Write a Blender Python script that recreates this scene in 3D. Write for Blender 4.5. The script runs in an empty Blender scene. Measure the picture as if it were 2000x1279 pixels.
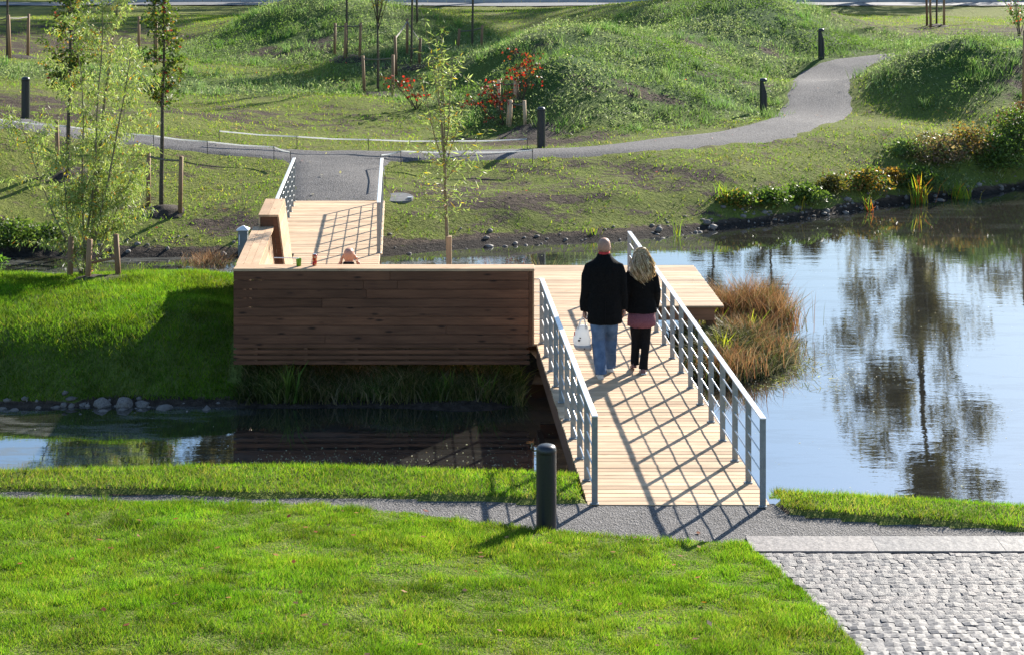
import bpy, bmesh, math, random
import numpy as np
from mathutils import Vector, Matrix, noise as mnoise

rad = math.radians
SC = bpy.context.scene
COL = SC.collection
rng = np.random.default_rng(7)
random.seed(7)

# ------------------------------------------------------------------ camera, sky, sun, exposure
F, HC, YH = 3500.0, 6.02, -173.0          # focal length in photo pixels, eye height over the deck, horizon row
cam_d = bpy.data.cameras.new('camera'); cam = bpy.data.objects.new('camera', cam_d); COL.objects.link(cam)
cam.location = (0, 0, HC); cam.rotation_euler = (rad(90), 0, 0)
cam_d.sensor_fit = 'HORIZONTAL'; cam_d.sensor_width = 36; cam_d.lens = 36*F/2000
cam_d.shift_y = -(639.5-YH)/2000
cam_d.clip_start = 0.1; cam_d.clip_end = 3000
SC.camera = cam

SUN_EL, SUN_AZ = rad(25.0), math.atan2(.525, .85)
W = bpy.data.worlds.new('World'); SC.world = W; W.use_nodes = True
wn = W.node_tree.nodes; bg = wn['Background']
sky = wn.new('ShaderNodeTexSky'); sky.sky_type = 'NISHITA'; sky.sun_disc = False
sky.sun_elevation = SUN_EL; sky.sun_rotation = SUN_AZ; sky.air_density = 1.2; sky.dust_density = 0.45; sky.ozone_density = 3.6
W.node_tree.links.new(sky.outputs[0], bg.inputs[0]); bg.inputs[1].default_value = 0.085
sd = bpy.data.lights.new('sun', 'SUN'); sd.energy = 5.0; sd.angle = rad(0.53); sd.color = (1, .93, .82)
sun = bpy.data.objects.new('sun', sd); COL.objects.link(sun)
sdir = Vector((math.sin(SUN_AZ)*math.cos(SUN_EL), math.cos(SUN_AZ)*math.cos(SUN_EL), math.sin(SUN_EL)))
sun.rotation_euler = (-sdir).to_track_quat('-Z', 'Y').to_euler(); sun.location = sdir*60
SC.view_settings.view_transform = 'Standard'; SC.view_settings.look = 'None'
SC.view_settings.exposure = 1.42; SC.view_settings.gamma = 1
SC.cycles.max_bounces = 8; SC.cycles.transparent_max_bounces = 6

# ------------------------------------------------------------------ materials
class NT:
    def __init__(s, name):
        s.m = bpy.data.materials.new(name); s.m.use_nodes = True
        s.t = s.m.node_tree; s.t.nodes.clear()
        s.out = s.t.nodes.new('ShaderNodeOutputMaterial')
    def n(s, typ, ins=None, **kw):
        nd = s.t.nodes.new('ShaderNode'+typ)
        for k, v in kw.items(): setattr(nd, k, v)
        for k, v in (ins or {}).items():
            if isinstance(v, bpy.types.NodeSocket): s.t.links.new(v, nd.inputs[k])
            else: nd.inputs[k].default_value = v
        return nd
    def ramp(s, fac, stops):
        nd = s.n('ValToRGB', {0: fac}); e = nd.color_ramp.elements
        while len(e) < len(stops): e.new(.5)
        for el, (p, c) in zip(e, stops): el.position = p; el.color = (*c, 1) if len(c) == 3 else c
        return nd.outputs[0]
    def mix(s, f, a, b, mode='MIX'):
        nd = s.n('MixRGB', {0: f}, blend_type=mode)
        for i, v in ((1, a), (2, b)):
            if isinstance(v, bpy.types.NodeSocket): s.t.links.new(v, nd.inputs[i])
            else: nd.inputs[i].default_value = (*v, 1)
        return nd.outputs[0]
    def math(s, op, a, b=0.0):
        return s.n('Math', {0: a, 1: b}, operation=op).outputs[0]
    def surf(s, sock): s.t.links.new(sock, s.out.inputs[0]); return s.m
    def bsdf(s, col, rough=.8, bump=None, bstr=.3, bdist=.02, metallic=0., spec=.3):
        p = s.n('BsdfPrincipled', {'Roughness': rough, 'Metallic': metallic, 'Specular IOR Level': spec})
        if isinstance(col, bpy.types.NodeSocket): s.t.links.new(col, p.inputs['Base Color'])
        else: p.inputs['Base Color'].default_value = (*col, 1)
        if bump is not None:
            b = s.n('Bump', {'Height': bump, 'Strength': bstr, 'Distance': bdist})
            s.t.links.new(b.outputs[0], p.inputs['Normal'])
        return p.outputs[0]
    def obj(s): return s.n('TexCoord').outputs['Object']
    def noise(s, vec, scale, detail=3, rough=.55, w=None):
        nd = s.n('TexNoise', {'Vector': vec, 'Scale': scale, 'Detail': detail, 'Roughness': rough})
        return nd.outputs[0]

def m_simple(name, a, b, scale=8, rough=.8, bstr=.2, metallic=0., spec=.3, detail=4):
    t = NT(name); f = t.noise(t.obj(), scale, detail)
    return t.surf(t.bsdf(t.ramp(f, [(.3, a), (.7, b)]), rough, f, bstr, metallic=metallic, spec=spec))

def m_wood(name, a, b, knot, axis='x', rough=.7, knots=True):
    t = NT(name); r = t.n('ObjectInfo').outputs['Random']
    off = t.n('CombineXYZ', {0: t.math('MULTIPLY', r, 37.), 1: t.math('MULTIPLY', r, 91.), 2: t.math('MULTIPLY', r, 53.)}).outputs[0]
    v = t.n('VectorMath', {0: t.obj(), 1: off}, operation='ADD').outputs[0]
    sc = {'x': (1, 16, 16), 'y': (16, 1, 16), 'z': (16, 16, 1)}[axis]
    g = t.n('Mapping', {'Vector': v, 'Scale': sc}).outputs[0]
    grain = t.noise(g, 3.2, 5, .6)
    c = t.ramp(grain, [(.25, a), (.75, b)])
    big = t.noise(v, 1.3, 2)
    c = t.mix(.55, c, t.ramp(big, [(.3, (.55,)*3), (.7, (1.2,)*3)]), 'MULTIPLY')
    c = t.mix(1, c, t.ramp(r, [(0, (.66, .62, .58)), (.35, (1, .97, .94)), (.7, (.86, .84, .82)), (1, (1.22, 1.14, 1.06))]), 'MULTIPLY')
    if knots:
        ks = {'x': (1.2, 4.2, 4.2), 'y': (4.2, 1.2, 4.2), 'z': (4.2, 4.2, 1.2)}[axis]
        kv = t.n('Mapping', {'Vector': v, 'Scale': ks}).outputs[0]
        vo = t.n('TexVoronoi', {'Vector': kv, 'Scale': 2.1}).outputs[0]
        k = t.ramp(vo, [(.07, (.9,)*3), (.19, (0, 0, 0))])
        c = t.mix(k, c, knot)
    return t.surf(t.bsdf(c, rough, grain, .25, .004, spec=.25))

def m_leaf(name, trans=.5, rough=.45, spec=.4):
    """leaf or grass blade: its own colour comes from the colour attribute 'tint'"""
    t = NT(name); c = t.n('Attribute', attribute_name='tint').outputs[0]
    p = t.n('BsdfPrincipled', {'Base Color': c, 'Roughness': rough, 'Specular IOR Level': spec})
    tr = t.n('BsdfTranslucent', {'Color': t.mix(1, c, (1.5, 1.6, .75), 'MULTIPLY')})
    return t.surf(t.n('MixShader', {0: trans, 1: p.outputs[0], 2: tr.outputs[0]}).outputs[0])

M = {}
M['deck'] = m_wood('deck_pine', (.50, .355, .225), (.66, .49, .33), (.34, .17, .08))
M['wall_shaded_x'] = m_wood('cladding_pine_shaded', (.105, .043, .023), (.205, .092, .050), (.022, .009, .005))  # same pine as the caps, a bit browner, with shade put into the colour
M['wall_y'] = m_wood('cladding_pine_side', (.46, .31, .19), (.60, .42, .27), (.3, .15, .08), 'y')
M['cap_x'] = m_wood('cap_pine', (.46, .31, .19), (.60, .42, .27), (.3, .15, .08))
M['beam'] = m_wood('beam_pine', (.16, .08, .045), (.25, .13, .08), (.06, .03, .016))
M['stake'] = m_wood('stake_wood', (.22, .125, .065), (.36, .22, .12), (.1, .05, .03), 'z')
M['stake_new'] = m_wood('stake_new_wood', (.45, .31, .19), (.58, .42, .27), (.2, .1, .05), 'z')
M['strap'] = m_simple('strap_webbing', (.12, .11, .09), (.2, .18, .15), 30)
M['steel'] = m_simple('galvanised_shaded', (.20, .22, .235), (.28, .30, .315), 14, .45, .05, .35, .4)  # posts and plates: shade of the unlit side is in this grey
M['steel_lit'] = m_simple('galvanised_lit', (.60, .62, .64), (.74, .75, .76), 14, .38, .05, .35, .5)  # same steel for handrail and rods, sunlight put into the paler colour
M['bollard'] = m_simple('dark_powder_coat', (.012, .014, .019), (.018, .02, .027), 60, .38, .08, 0, .5)
M['lens'] = m_simple('frosted_lens', (.55, .57, .58), (.7, .7, .7), 20, .3, .02)
M['bark'] = m_simple('bark', (.05, .04, .028), (.12, .095, .065), 25, .9, .6)
M['bark_pale'] = m_simple('pale_bark', (.14, .115, .07), (.24, .2, .13), 22, .85, .5)
M['bark_far'] = m_simple('far_bark', (.035, .028, .02), (.075, .06, .045), 3, .95, .3)
M['leaf'] = m_leaf('leaf_blade', .45, .5, .3)
M['leaf_far'] = m_leaf('far_leaf', .35, .6, .2)
M['grass'] = m_leaf('grass_blade', .55, .6, .12)
def m_dry():
    t = NT('dry_grass'); c = t.n('Attribute', attribute_name='tint').outputs[0]
    p = t.n('BsdfPrincipled', {'Base Color': c, 'Roughness': .6, 'Specular IOR Level': .25}); tr = t.n('BsdfTranslucent', {'Color': c})
    return t.surf(t.n('MixShader', {0: .35, 1: p.outputs[0], 2: tr.outputs[0]}).outputs[0])
M['dry'] = m_dry()
def m_weed():
    t = NT('weed_leaf'); c = t.n('Attribute', attribute_name='tint').outputs[0]
    p = t.n('BsdfPrincipled', {'Base Color': c, 'Roughness': .6, 'Specular IOR Level': .15}); tr = t.n('BsdfTranslucent', {'Color': t.mix(1, c, (1.3, 1.45, .85), 'MULTIPLY')})
    return t.surf(t.n('MixShader', {0: .5, 1: p.outputs[0], 2: tr.outputs[0]}).outputs[0])
M['weed'] = m_weed()
M['stone'] = m_simple('shore_stone', (.08, .072, .066), (.23, .205, .185), 7, .7, .5)
M['mulch'] = m_simple('mulch', (.022, .016, .012), (.06, .045, .033), 25, .95, .9)
M['coat'] = m_simple('black_wool', (.0045, .0045, .005), (.009, .009, .0095), 40, .95, .3, spec=.1)
M['jeans'] = m_simple('blue_denim', (.045, .085, .17), (.12, .19, .32), 9, .85, .4, spec=.15)
M['black_cloth'] = m_simple('black_cotton', (.006, .006, .007), (.012, .012, .013), 30, .9, .3, spec=.15)
M['mauve'] = m_simple('mauve_knit', (.16, .055, .075), (.22, .085, .105), 60, .9, .4)
M['skin'] = m_simple('skin', (.40, .20, .14), (.48, .25, .18), 6, .5, .05)
M['stubble'] = m_simple('shaved_scalp', (.30, .17, .12), (.38, .22, .16), 60, .6, .05)
M['red'] = m_simple('red_cloth', (.45, .03, .03), (.55, .05, .05), 30, .8, .2)
M['shoe'] = m_simple('pale_trainer', (.5, .5, .5), (.7, .7, .7), 12, .6, .1)
M['shoe_red'] = m_simple('dark_red_trainer', (.12, .06, .06), (.25, .14, .14), 12, .6, .1)
M['eye'] = m_simple('eye', (.03, .03, .03), (.05, .05, .05), 5, .2)
M['white'] = m_simple('white_paint', (.7, .7, .7), (.8, .8, .8), 8, .5, .03)
M['grey_paint'] = m_simple('grey_cabinet', (.16, .18, .18), (.22, .24, .24), 8, .6, .05)
M['kerb'] = m_simple('kerb_granite', (.30, .30, .31), (.42, .42, .43), 4, .8, .2)
M['concrete'] = m_simple('concrete', (.11, .11, .11), (.18, .18, .18), 8, .85, .2)
M['asphalt'] = m_simple('asphalt', (.10, .105, .115), (.16, .165, .175), 5, .8, .1)
def m_tape():
    t = NT('white_tape'); p = t.bsdf((.8, .8, .8), .6); tr = t.n('BsdfTranslucent', {'Color': (.8, .8, .8, 1)})
    return t.surf(t.n('MixShader', {0: .5, 1: p, 2: tr.outputs[0]}).outputs[0])
M['tape'] = m_tape()
M['pin'] = m_simple('iron_pin', (.03, .025, .02), (.06, .05, .04), 20, .7, .1)

def m_gravel(name, a, b):
    t = NT(name); v = t.obj()
    vo = t.n('TexVoronoi', {'Vector': v, 'Scale': 55.}); n2 = t.noise(v, 1.2, 4); n3 = t.noise(v, 18, 3)
    c = t.mix(n2, a, b)
    c = t.mix(.75, c, t.ramp(vo.outputs['Color'], [(.1, (.45,)*3), (.8, (1.5,)*3)]), 'MULTIPLY')
    c = t.mix(.5, c, t.ramp(n3, [(.35, (.55,)*3), (.65, (1.3,)*3)]), 'MULTIPLY')
    return t.surf(t.bsdf(c, .85, vo.outputs['Distance'], .9, .02, spec=.3))
M['gravel'] = m_gravel('dark_gravel', (.085, .083, .085), (.15, .14, .135))
M['gravel_far'] = m_gravel('pale_gravel', (.078, .076, .08), (.135, .128, .128))

def m_granite():
    t = NT('granite_sett'); v = t.obj(); r = t.n('ObjectInfo').outputs['Random']
    n = t.noise(v, 45, 3); n2 = t.noise(v, 9, 4)
    c = t.ramp(n, [(.3, (.075, .074, .076)), (.7, (.235, .225, .22))])
    c = t.mix(1, c, t.ramp(r, [(0, (.8, .8, .83)), (.5, (1, .98, .97)), (1, (1.22, 1.14, 1.1))]), 'MULTIPLY')
    return t.surf(t.bsdf(c, .65, n2, .8, .012, spec=.3))
M['granite'] = m_granite()

def m_ground():
    t = NT('ground_soil_and_turf'); v = t.obj()
    soil = t.n('Attribute', attribute_name='soil').outputs['Fac']; lush = t.n('Attribute', attribute_name='lush').outputs['Fac']
    st = t.n('Mapping', {'Vector': v, 'Scale': (.55, 1.1, 1.1)}).outputs[0]
    n1 = t.noise(st, 1.6, 6, .68); n2 = t.noise(v, 9, 4, .6); n3 = t.noise(v, 34, 2)
    dirt = t.ramp(n2, [(.3, (.030, .023, .018)), (.7, (.115, .088, .068))])
    wet = t.n('MapRange', {0: soil, 1: .85, 2: 1.15, 3: 0., 4: 1.}).outputs[0]; dirt = t.mix(wet, dirt, t.ramp(n2, [(.3, (.014, .012, .011)), (.7, (.042, .036, .032))]))
    turf = t.ramp(n2, [(.25, (.055, .092, .014)), (.55, (.125, .172, .025)), (.8, (.185, .21, .04))])
    dry = t.mix(t.math('MULTIPLY', n1, .6), turf, (.21, .18, .075))
    lushc = t.ramp(n2, [(.3, (.035, .075, .018)), (.7, (.075, .135, .04))])
    g = t.mix(lush, dry, lushc)
    f = t.math('ADD', soil, t.math('MULTIPLY', t.math('SUBTRACT', n1, .5), 2.6))
    f = t.math('ADD', f, t.math('MULTIPLY', t.math('SUBTRACT', n2, .5), 1.0))
    f = t.ramp(f, [(.38, (0, 0, 0)), (.62, (1, 1, 1))])
    c = t.mix(f, g, dirt)
    bump = t.math('ADD', n2, t.math('MULTIPLY', n3, .6))
    return t.surf(t.bsdf(c, .95, bump, 1.0, .09, spec=.08))
M['ground'] = m_ground()

def m_water():
    t = NT('pond_water'); v = t.obj()
    a = t.n('Mapping', {'Vector': v, 'Scale': (.7, 1.6, 1)}).outputs[0]
    rip = t.math('ADD', t.noise(a, 2.2, 3), t.math('MULTIPLY', t.noise(a, 11, 2), .22))
    b = t.n('Bump', {'Height': rip, 'Strength': .022, 'Distance': .05}).outputs[0]
    fr = t.n('Fresnel', {'IOR': 6.0, 'Normal': b}).outputs[0]
    # film of scum drifting in streaks over the slack water of the left channel
    sx = t.n('SeparateXYZ', {0: v})
    w1 = t.noise(t.n('Mapping', {'Vector': v, 'Scale': (.28, 1.1, 1), 'Rotation': (0, 0, .25)}).outputs[0], 1.6, 6, .7)
    streak = t.ramp(w1, [(.50, (0, 0, 0)), (.58, (1, 1, 1)), (.63, (.25,)*3), (.72, (.7,)*3)])
    left = t.n('MapRange', {0: sx.outputs[0], 1: -3.0, 2: -4.6, 3: .12, 4: .6}).outputs[0]
    film = t.math('MULTIPLY', streak, left)
    deep = t.mix(film, (.022, .021, .018), (.15, .155, .14))
    dif = t.n('BsdfDiffuse', {'Color': deep}).outputs[0]
    gl = t.n('BsdfGlossy', {'Color': (.95, .97, 1, 1), 'Roughness': .015, 'Normal': b}).outputs[0]
    fac = t.math('MULTIPLY', fr, t.math('SUBTRACT', 1., t.math('MULTIPLY', film, .8)))
    return t.surf(t.n('MixShader', {0: fac, 1: dif, 2: gl}).outputs[0])
M['water'] = m_water()

def m_hair():
    t = NT('blond_hair'); c = t.n('Attribute', attribute_name='tint').outputs[0]
    p = t.n('BsdfPrincipled', {'Base Color': c, 'Roughness': .35, 'Specular IOR Level': .5})
    tr = t.n('BsdfTranslucent', {'Color': c})
    return t.surf(t.n('MixShader', {0: .35, 1: p.outputs[0], 2: tr.outputs[0]}).outputs[0])
M['hair'] = m_hair()
def m_bag():
    t = NT('white_carrier_bag'); n = t.noise(t.obj(), 14, 3)
    p = t.bsdf((.82, .82, .82), .4, n, .5, .02)
    tr = t.n('BsdfTranslucent', {'Color': (.85, .85, .85, 1)})
    return t.surf(t.n('MixShader', {0: .4, 1: p, 2: tr.outputs[0]}).outputs[0])
M['bag'] = m_bag()
M['bag_grey'] = m_simple('grey_bag_print', (.3, .3, .32), (.4, .4, .42), 12, .5, .1)
M['bag_red'] = m_simple('red_bag_print', (.5, .03, .03), (.55, .04, .04), 12, .5, .1)
M['bag_ink'] = m_simple('dark_bag_print', (.02, .02, .03), (.03, .03, .04), 12, .5, .1)
M['can_top'] = m_simple('aluminium', (.6, .6, .62), (.7, .7, .72), 10, .3, .02, .9)
M['green'] = m_simple('green_plastic', (.10, .26, .02), (.17, .36, .04), 30, .4, .1)
def m_can():
    t = NT('printed_can'); n = t.noise(t.obj(), 28, 2)
    return t.surf(t.bsdf(t.ramp(n, [(.35, (.10, .01, .05)), (.45, (.5, .02, .04)), (.56, (.6, .25, .05)), (.65, (.6, .55, .5))]), .3, metallic=.3))
M['can'] = m_can()

# ------------------------------------------------------------------ object helpers
WORLD = {}
def tag(o, label=None, cat=None, group=None, kind=None):
    if label: o['label'] = label
    if cat: o['category'] = cat
    if group: o['group'] = group
    if kind: o['kind'] = kind
    return o
def link(o, parent=None, at=(0, 0, 0)):
    """link o with its world origin at `at`; the parent only translates"""
    COL.objects.link(o); at = Vector(at); WORLD[o] = at.copy()
    if parent is not None: o.parent = parent; o.location = at - WORLD[parent]
    else: o.location = at
    return o
def thing(name, at, label, cat, group=None):
    return tag(link(bpy.data.objects.new(name, None), None, at), label, cat, group)
def mesh_obj(name, me, mat, parent=None, at=(0, 0, 0), smooth=False):
    if mat is not None and not me.materials: me.materials.append(mat)
    if smooth: me.polygons.foreach_set('use_smooth', [True]*len(me.polygons))
    return link(bpy.data.objects.new(name, me), parent, at)
def bm_obj(name, bm, mat, parent=None, at=(0, 0, 0), smooth=False):
    me = bpy.data.meshes.new(name); bmesh.ops.recalc_face_normals(bm, faces=bm.faces); bm.to_mesh(me); bm.free()
    return mesh_obj(name, me, mat, parent, at, smooth)
def box_me(name, sx, sy, sz, bev=0.0, skew=0.0):
    """box centred in x and y, base at z=0; skew shifts x with y"""
    bm = bmesh.new(); bmesh.ops.create_cube(bm, size=1)
    for v in bm.verts: v.co = Vector((v.co.x*sx, v.co.y*sy, (v.co.z+.5)*sz)); v.co.x += skew*v.co.y
    if bev: bmesh.ops.bevel(bm, geom=bm.edges[:], offset=bev, segments=1, affect='EDGES')
    me = bpy.data.meshes.new(name); bmesh.ops.recalc_face_normals(bm, faces=bm.faces); bm.to_mesh(me); bm.free(); return me
def box(name, c, s, mat, parent=None, bev=0.0, skew=0.0):
    return mesh_obj(name, box_me(name, *s, bev, skew), mat, parent, c)
def prism(name, poly, y0, y1, mat, parent=None, at=None, skew=0.0):
    """poly in (x, z) extruded along y from y0 to y1"""
    bm = bmesh.new(); a = [bm.verts.new((x+skew*y0, y0, z)) for x, z in poly]; b = [bm.verts.new((x+skew*y1, y1, z)) for x, z in poly]
    n = len(poly); bm.faces.new(a); bm.faces.new(b)
    for i in range(n): bm.faces.new((a[i], a[(i+1) % n], b[(i+1) % n], b[i]))
    return bm_obj(name, bm, mat, parent, at or (0, 0, 0))
def tube(bm, pts, radii, n=6, cap=True, flat=1.0):
    pts = [Vector(p) for p in pts]; rings = []; side = None
    for i, p in enumerate(pts):
        d = (pts[min(i+1, len(pts)-1)]-pts[max(i-1, 0)])
        d = d.normalized() if d.length > 1e-9 else Vector((0, 0, 1))
        if side is None:
            side = d.orthogonal().normalized()
        side = (side-d*side.dot(d)); side = side.normalized() if side.length > 1e-6 else d.orthogonal().normalized()
        up = d.cross(side); r = radii[i] if hasattr(radii, '__len__') else radii
        rings.append([bm.verts.new(p+(side*math.cos(2*math.pi*k/n)+up*math.sin(2*math.pi*k/n)*flat)*r) for k in range(n)])
    for a, b in zip(rings, rings[1:]):
        for k in range(n): bm.faces.new((a[k], a[(k+1) % n], b[(k+1) % n], b[k]))
    if cap: bm.faces.new(rings[0][::-1]); bm.faces.new(rings[-1])
def stack(bm, rings, n=18, p=2.3):
    """horizontal super-ellipse rings (x, y, z, rx, ry)"""
    R = []
    for x, y, z, rx, ry in rings:
        ring = []
        for k in range(n):
            a = 2*math.pi*k/n; c, s = math.cos(a), math.sin(a)
            ring.append(bm.verts.new((x+math.copysign(abs(c)**(2/p), c)*rx, y+math.copysign(abs(s)**(2/p), s)*ry, z)))
        R.append(ring)
    for a, b in zip(R, R[1:]):
        for k in range(n): bm.faces.new((a[k], a[(k+1) % n], b[(k+1) % n], b[k]))
    bm.faces.new(R[0][::-1]); bm.faces.new(R[-1])
def ball(bm, c, r, u=10, v=8):
    r = r if hasattr(r, '__len__') else (r, r, r)
    bmesh.ops.create_uvsphere(bm, u_segments=u, v_segments=v, radius=1, matrix=Matrix.Translation(c) @ Matrix.Diagonal((*r, 1)))
def fuse(name, bm, voxel, mat, parent, at, smooth_it=3, jitter=0.0, rotz=0.0):
    """voxel-merge overlapping closed shells into one continuous skin"""
    me = bpy.data.meshes.new(name+'_raw'); bmesh.ops.recalc_face_normals(bm, faces=bm.faces)
    if rotz: bmesh.ops.rotate(bm, cent=(0, 0, 0), matrix=Matrix.Rotation(rotz, 3, 'Z'), verts=bm.verts)
    bm.to_mesh(me); bm.free()
    o = bpy.data.objects.new(name+'_raw', me); COL.objects.link(o)
    r = o.modifiers.new('r', 'REMESH'); r.mode = 'VOXEL'; r.voxel_size = voxel
    s = o.modifiers.new('s', 'SMOOTH'); s.factor = .5; s.iterations = smooth_it
    dg = bpy.context.evaluated_depsgraph_get(); m2 = bpy.data.meshes.new_from_object(o.evaluated_get(dg))
    bpy.data.objects.remove(o); m2.name = name; m2.materials.clear()
    if jitter:
        n = len(m2.vertices); co = np.empty(n*3); m2.vertices.foreach_get('co', co); co = co.reshape(-1, 3)
        for i in range(n):
            p = Vector(co[i]); q = Vector((p.x*9, p.y*9, p.z*5))
            co[i] += np.array(mnoise.noise_vector(q))*jitter
        m2.vertices.foreach_set('co', co.ravel())
    return mesh_obj(name, m2, mat, parent, at, True)

def raw_mesh(name, V, faces_flat, per_face, tint=None):
    V = np.asarray(V, np.float32); me = bpy.data.meshes.new(name); nf = len(faces_flat)//per_face
    me.vertices.add(len(V)); me.vertices.foreach_set('co', V.ravel())
    me.loops.add(len(faces_flat)); me.loops.foreach_set('vertex_index', np.asarray(faces_flat, np.int32))
    me.polygons.add(nf); me.polygons.foreach_set('loop_start', np.arange(nf, dtype=np.int32)*per_face)
    me.polygons.foreach_set('loop_total', np.full(nf, per_face, np.int32))
    me.update(calc_edges=True)
    if tint is not None:
        at = me.attributes.new('tint', 'FLOAT_COLOR', 'POINT')
        c = np.ones((len(V), 4), np.float32); c[:, :3] = tint; at.data.foreach_set('color', c.ravel())
    return me
def blades_me(name, base, h, w, lean, col, two=False):
    """grass blades: base (N,3), height, width, lean length; one bent blade each"""
    N = len(base); a = rng.uniform(0, 2*np.pi, N); b = rng.uniform(0, 2*np.pi, N)
    sd_ = np.stack([np.cos(a), np.sin(a), np.zeros(N)], 1)*(w[:, None]*.5)
    ld = np.stack([np.cos(b), np.sin(b), np.zeros(N)], 1)*lean[:, None]
    up = np.zeros((N, 3)); up[:, 2] = h
    if not two:
        V = np.empty((N, 3, 3)); V[:, 0] = base-sd_; V[:, 1] = base+sd_; V[:, 2] = base+up+ld
        return raw_mesh(name, V.reshape(-1, 3), np.arange(N*3), 3, np.repeat(col, 3, 0))
    V = np.empty((N, 5, 3)); V[:, 0] = base-sd_; V[:, 1] = base+sd_
    mid = base+up*.6+ld*.35
    V[:, 2] = mid+sd_*.8; V[:, 3] = mid-sd_*.8; V[:, 4] = base+up*.95+ld
    i = np.arange(N)[:, None]*5
    fc = np.concatenate([i+np.array([[0, 1, 2]]), i+np.array([[0, 2, 3]]), i+np.array([[3, 2, 4]])], 1)
    return raw_mesh(name, V.reshape(-1, 3), fc.ravel(), 3, np.repeat(col, 5, 0))
def leaves_me(name, pos, axis, L, Wd, col):
    """leaf rhombi along axis (N,3), folded a little"""
    N = len(pos); ax = axis/np.maximum(np.linalg.norm(axis, axis=1, keepdims=True), 1e-6)
    r = rng.normal(size=(N, 3)); sd_ = np.cross(ax, r); sd_ /= np.maximum(np.linalg.norm(sd_, axis=1, keepdims=True), 1e-6)
    V = np.empty((N, 4, 3)); V[:, 0] = pos; V[:, 1] = pos+ax*(L*.45)[:, None]+sd_*(Wd*.5)[:, None]
    V[:, 2] = pos+ax*L[:, None]; V[:, 3] = pos+ax*(L*.45)[:, None]-sd_*(Wd*.5)[:, None]
    return raw_mesh(name, V.reshape(-1, 3), np.arange(N*4), 4, np.repeat(col, 4, 0))
def tints(n, palette, weights=None, jit=.18):
    p = np.array(palette); k = rng.choice(len(p), n, p=None if weights is None else np.array(weights)/sum(weights))
    return np.clip(p[k]*rng.uniform(1-jit, 1+jit, (n, 1))*rng.uniform(.93, 1.07, (n, 3)), 0, 1)

# ------------------------------------------------------------------ the lie of the land
def P(x, y, z):
    Z = F*(HC-z)/(y-YH); return ((x-1000)*Z/F, Z, z)
WL = -.72
ctl = []
def C(*l):
    for x, y, z in l: ctl.append(P(x, y, z))
def D(*l): ctl.extend(l)
C(*[(x, y, WL) for x, y in ((745, 503), (850, 492), (1000, 482), (1130, 474), (1250, 468), (1400, 450), (1500, 438), (1600, 425), (1700, 408), (1760, 399), (1850, 388), (2000, 366), (2200, 335))])
C((760, 470, -.58), (880, 462, -.58), (1000, 452, -.58), (1250, 432, -.52), (1400, 408, -.42), (1500, 400, -.42), (1650, 375, -.38), (1800, 350, -.35), (2000, 330, -.32),
  (760, 400, -.14), (880, 400, -.16), (1000, 400, -.18), (1000, 350, .06), (860, 350, .06), (1200, 380, -.1), (1200, 340, .12), (1400, 335, .16), (1600, 320, .1), (1750, 310, .06), (1750, 260, .5), (1900, 300, .1), (2000, 290, .15), (1900, 250, .5), (2050, 240, .6),
  (1000, 306, .37), (1200, 298, .42), (1400, 272, .5), (1550, 245, .6), (1620, 200, .8), (1600, 160, 1.05), (1690, 115, 1.4), (1760, 95, 1.6),
  (1057, 290, .37), (1491, 225, .57), (1604, 117, 1.34), (50, 232, 1.25),
  (650, 393, -.05), (580, 393, -.05), (740, 393, -.05), (650, 350, .2), (650, 305, .38), (850, 305, .37),
  (500, 297, .48), (300, 272, .75), (100, 252, .98), (0, 245, 1.08), (-150, 235, 1.2),
  (300, 230, 1.0), (200, 180, 1.2), (0, 180, 1.45), (400, 200, .95), (600, 250, .6), (550, 200, .9), (700, 190, 1.0), (800, 250, .5),
  (500, 140, 1.1), (300, 120, 1.4), (20, 115, 1.6), (100, 50, 1.7), (300, 50, 1.5), (400, 25, 1.4), (-150, 120, 1.7),
  (550, 115, 1.25), (600, 100, 1.45), (600, 50, 2.1), (600, 0, 2.86), (400, 80, 1.3), (430, 40, 1.75), (760, 60, 2.0), (680, 110, 1.4), (800, 120, 1.3), (925, 100, 1.5), (860, 30, 1.7), (500, 20, 2.4), (700, 10, 2.5),
  (940, 160, 1.1), (900, 230, .62), (1000, 230, .72), (1000, 150, 1.5), (1000, 90, 2.1), (1100, 55, 2.57), (1100, 120, 2.0), (1100, 200, 1.15), (1100, 265, .5),
  (1250, 70, 2.3), (1250, 150, 1.5), (1250, 230, .75), (1380, 120, 1.6), (1400, 190, 1.0), (1440, 210, .7), (1350, 250, .55),
  (1450, 140, 1.15), (1560, 110, 1.35), (1400, 90, 1.8), (1350, 40, 2.4), (1500, 60, 2.1), (1500, 0, 2.95), (1400, 0, 3.0), (1650, 30, 2.2), (1740, 55, 1.6), (1300, 0, 2.7), (1100, 30, 1.5), (1200, 25, 1.6),
  (1880, 75, 2.42), (1800, 95, 2.1), (1740, 130, 1.45), (1690, 160, 1.0), (1850, 150, 1.5), (1850, 200, .95), (1800, 222, .68), (1950, 100, 2.0), (2000, 150, 1.5), (1960, 200, 1.0), (2050, 90, 2.2),
  (1850, 40, 1.5), (1750, 80, 1.5), (1950, 60, 1.6), (1830, 48, 1.55))
D((1.8, 60, 1.5), (4.5, 61, 1.6), (-2, 60, 1.5), (12, 62, 1.6), (15, 60, 1.5))
C(*[(x, 503, WL) for x in (-250, 0, 150, 300, 450, 600)])
C((0, 440, -.3), (200, 440, -.33), (400, 440, -.36), (0, 482, -.57), (300, 482, -.57), (500, 470, -.52), (0, 380, .1), (200, 380, .05), (400, 380, 0), (500, 400, -.1), (132, 345, .25), (315, 410, -.13), (0, 310, .7), (200, 310, .55), (400, 330, .3), (520, 330, .25), (-200, 380, .3), (-200, 440, -.1))
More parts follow.
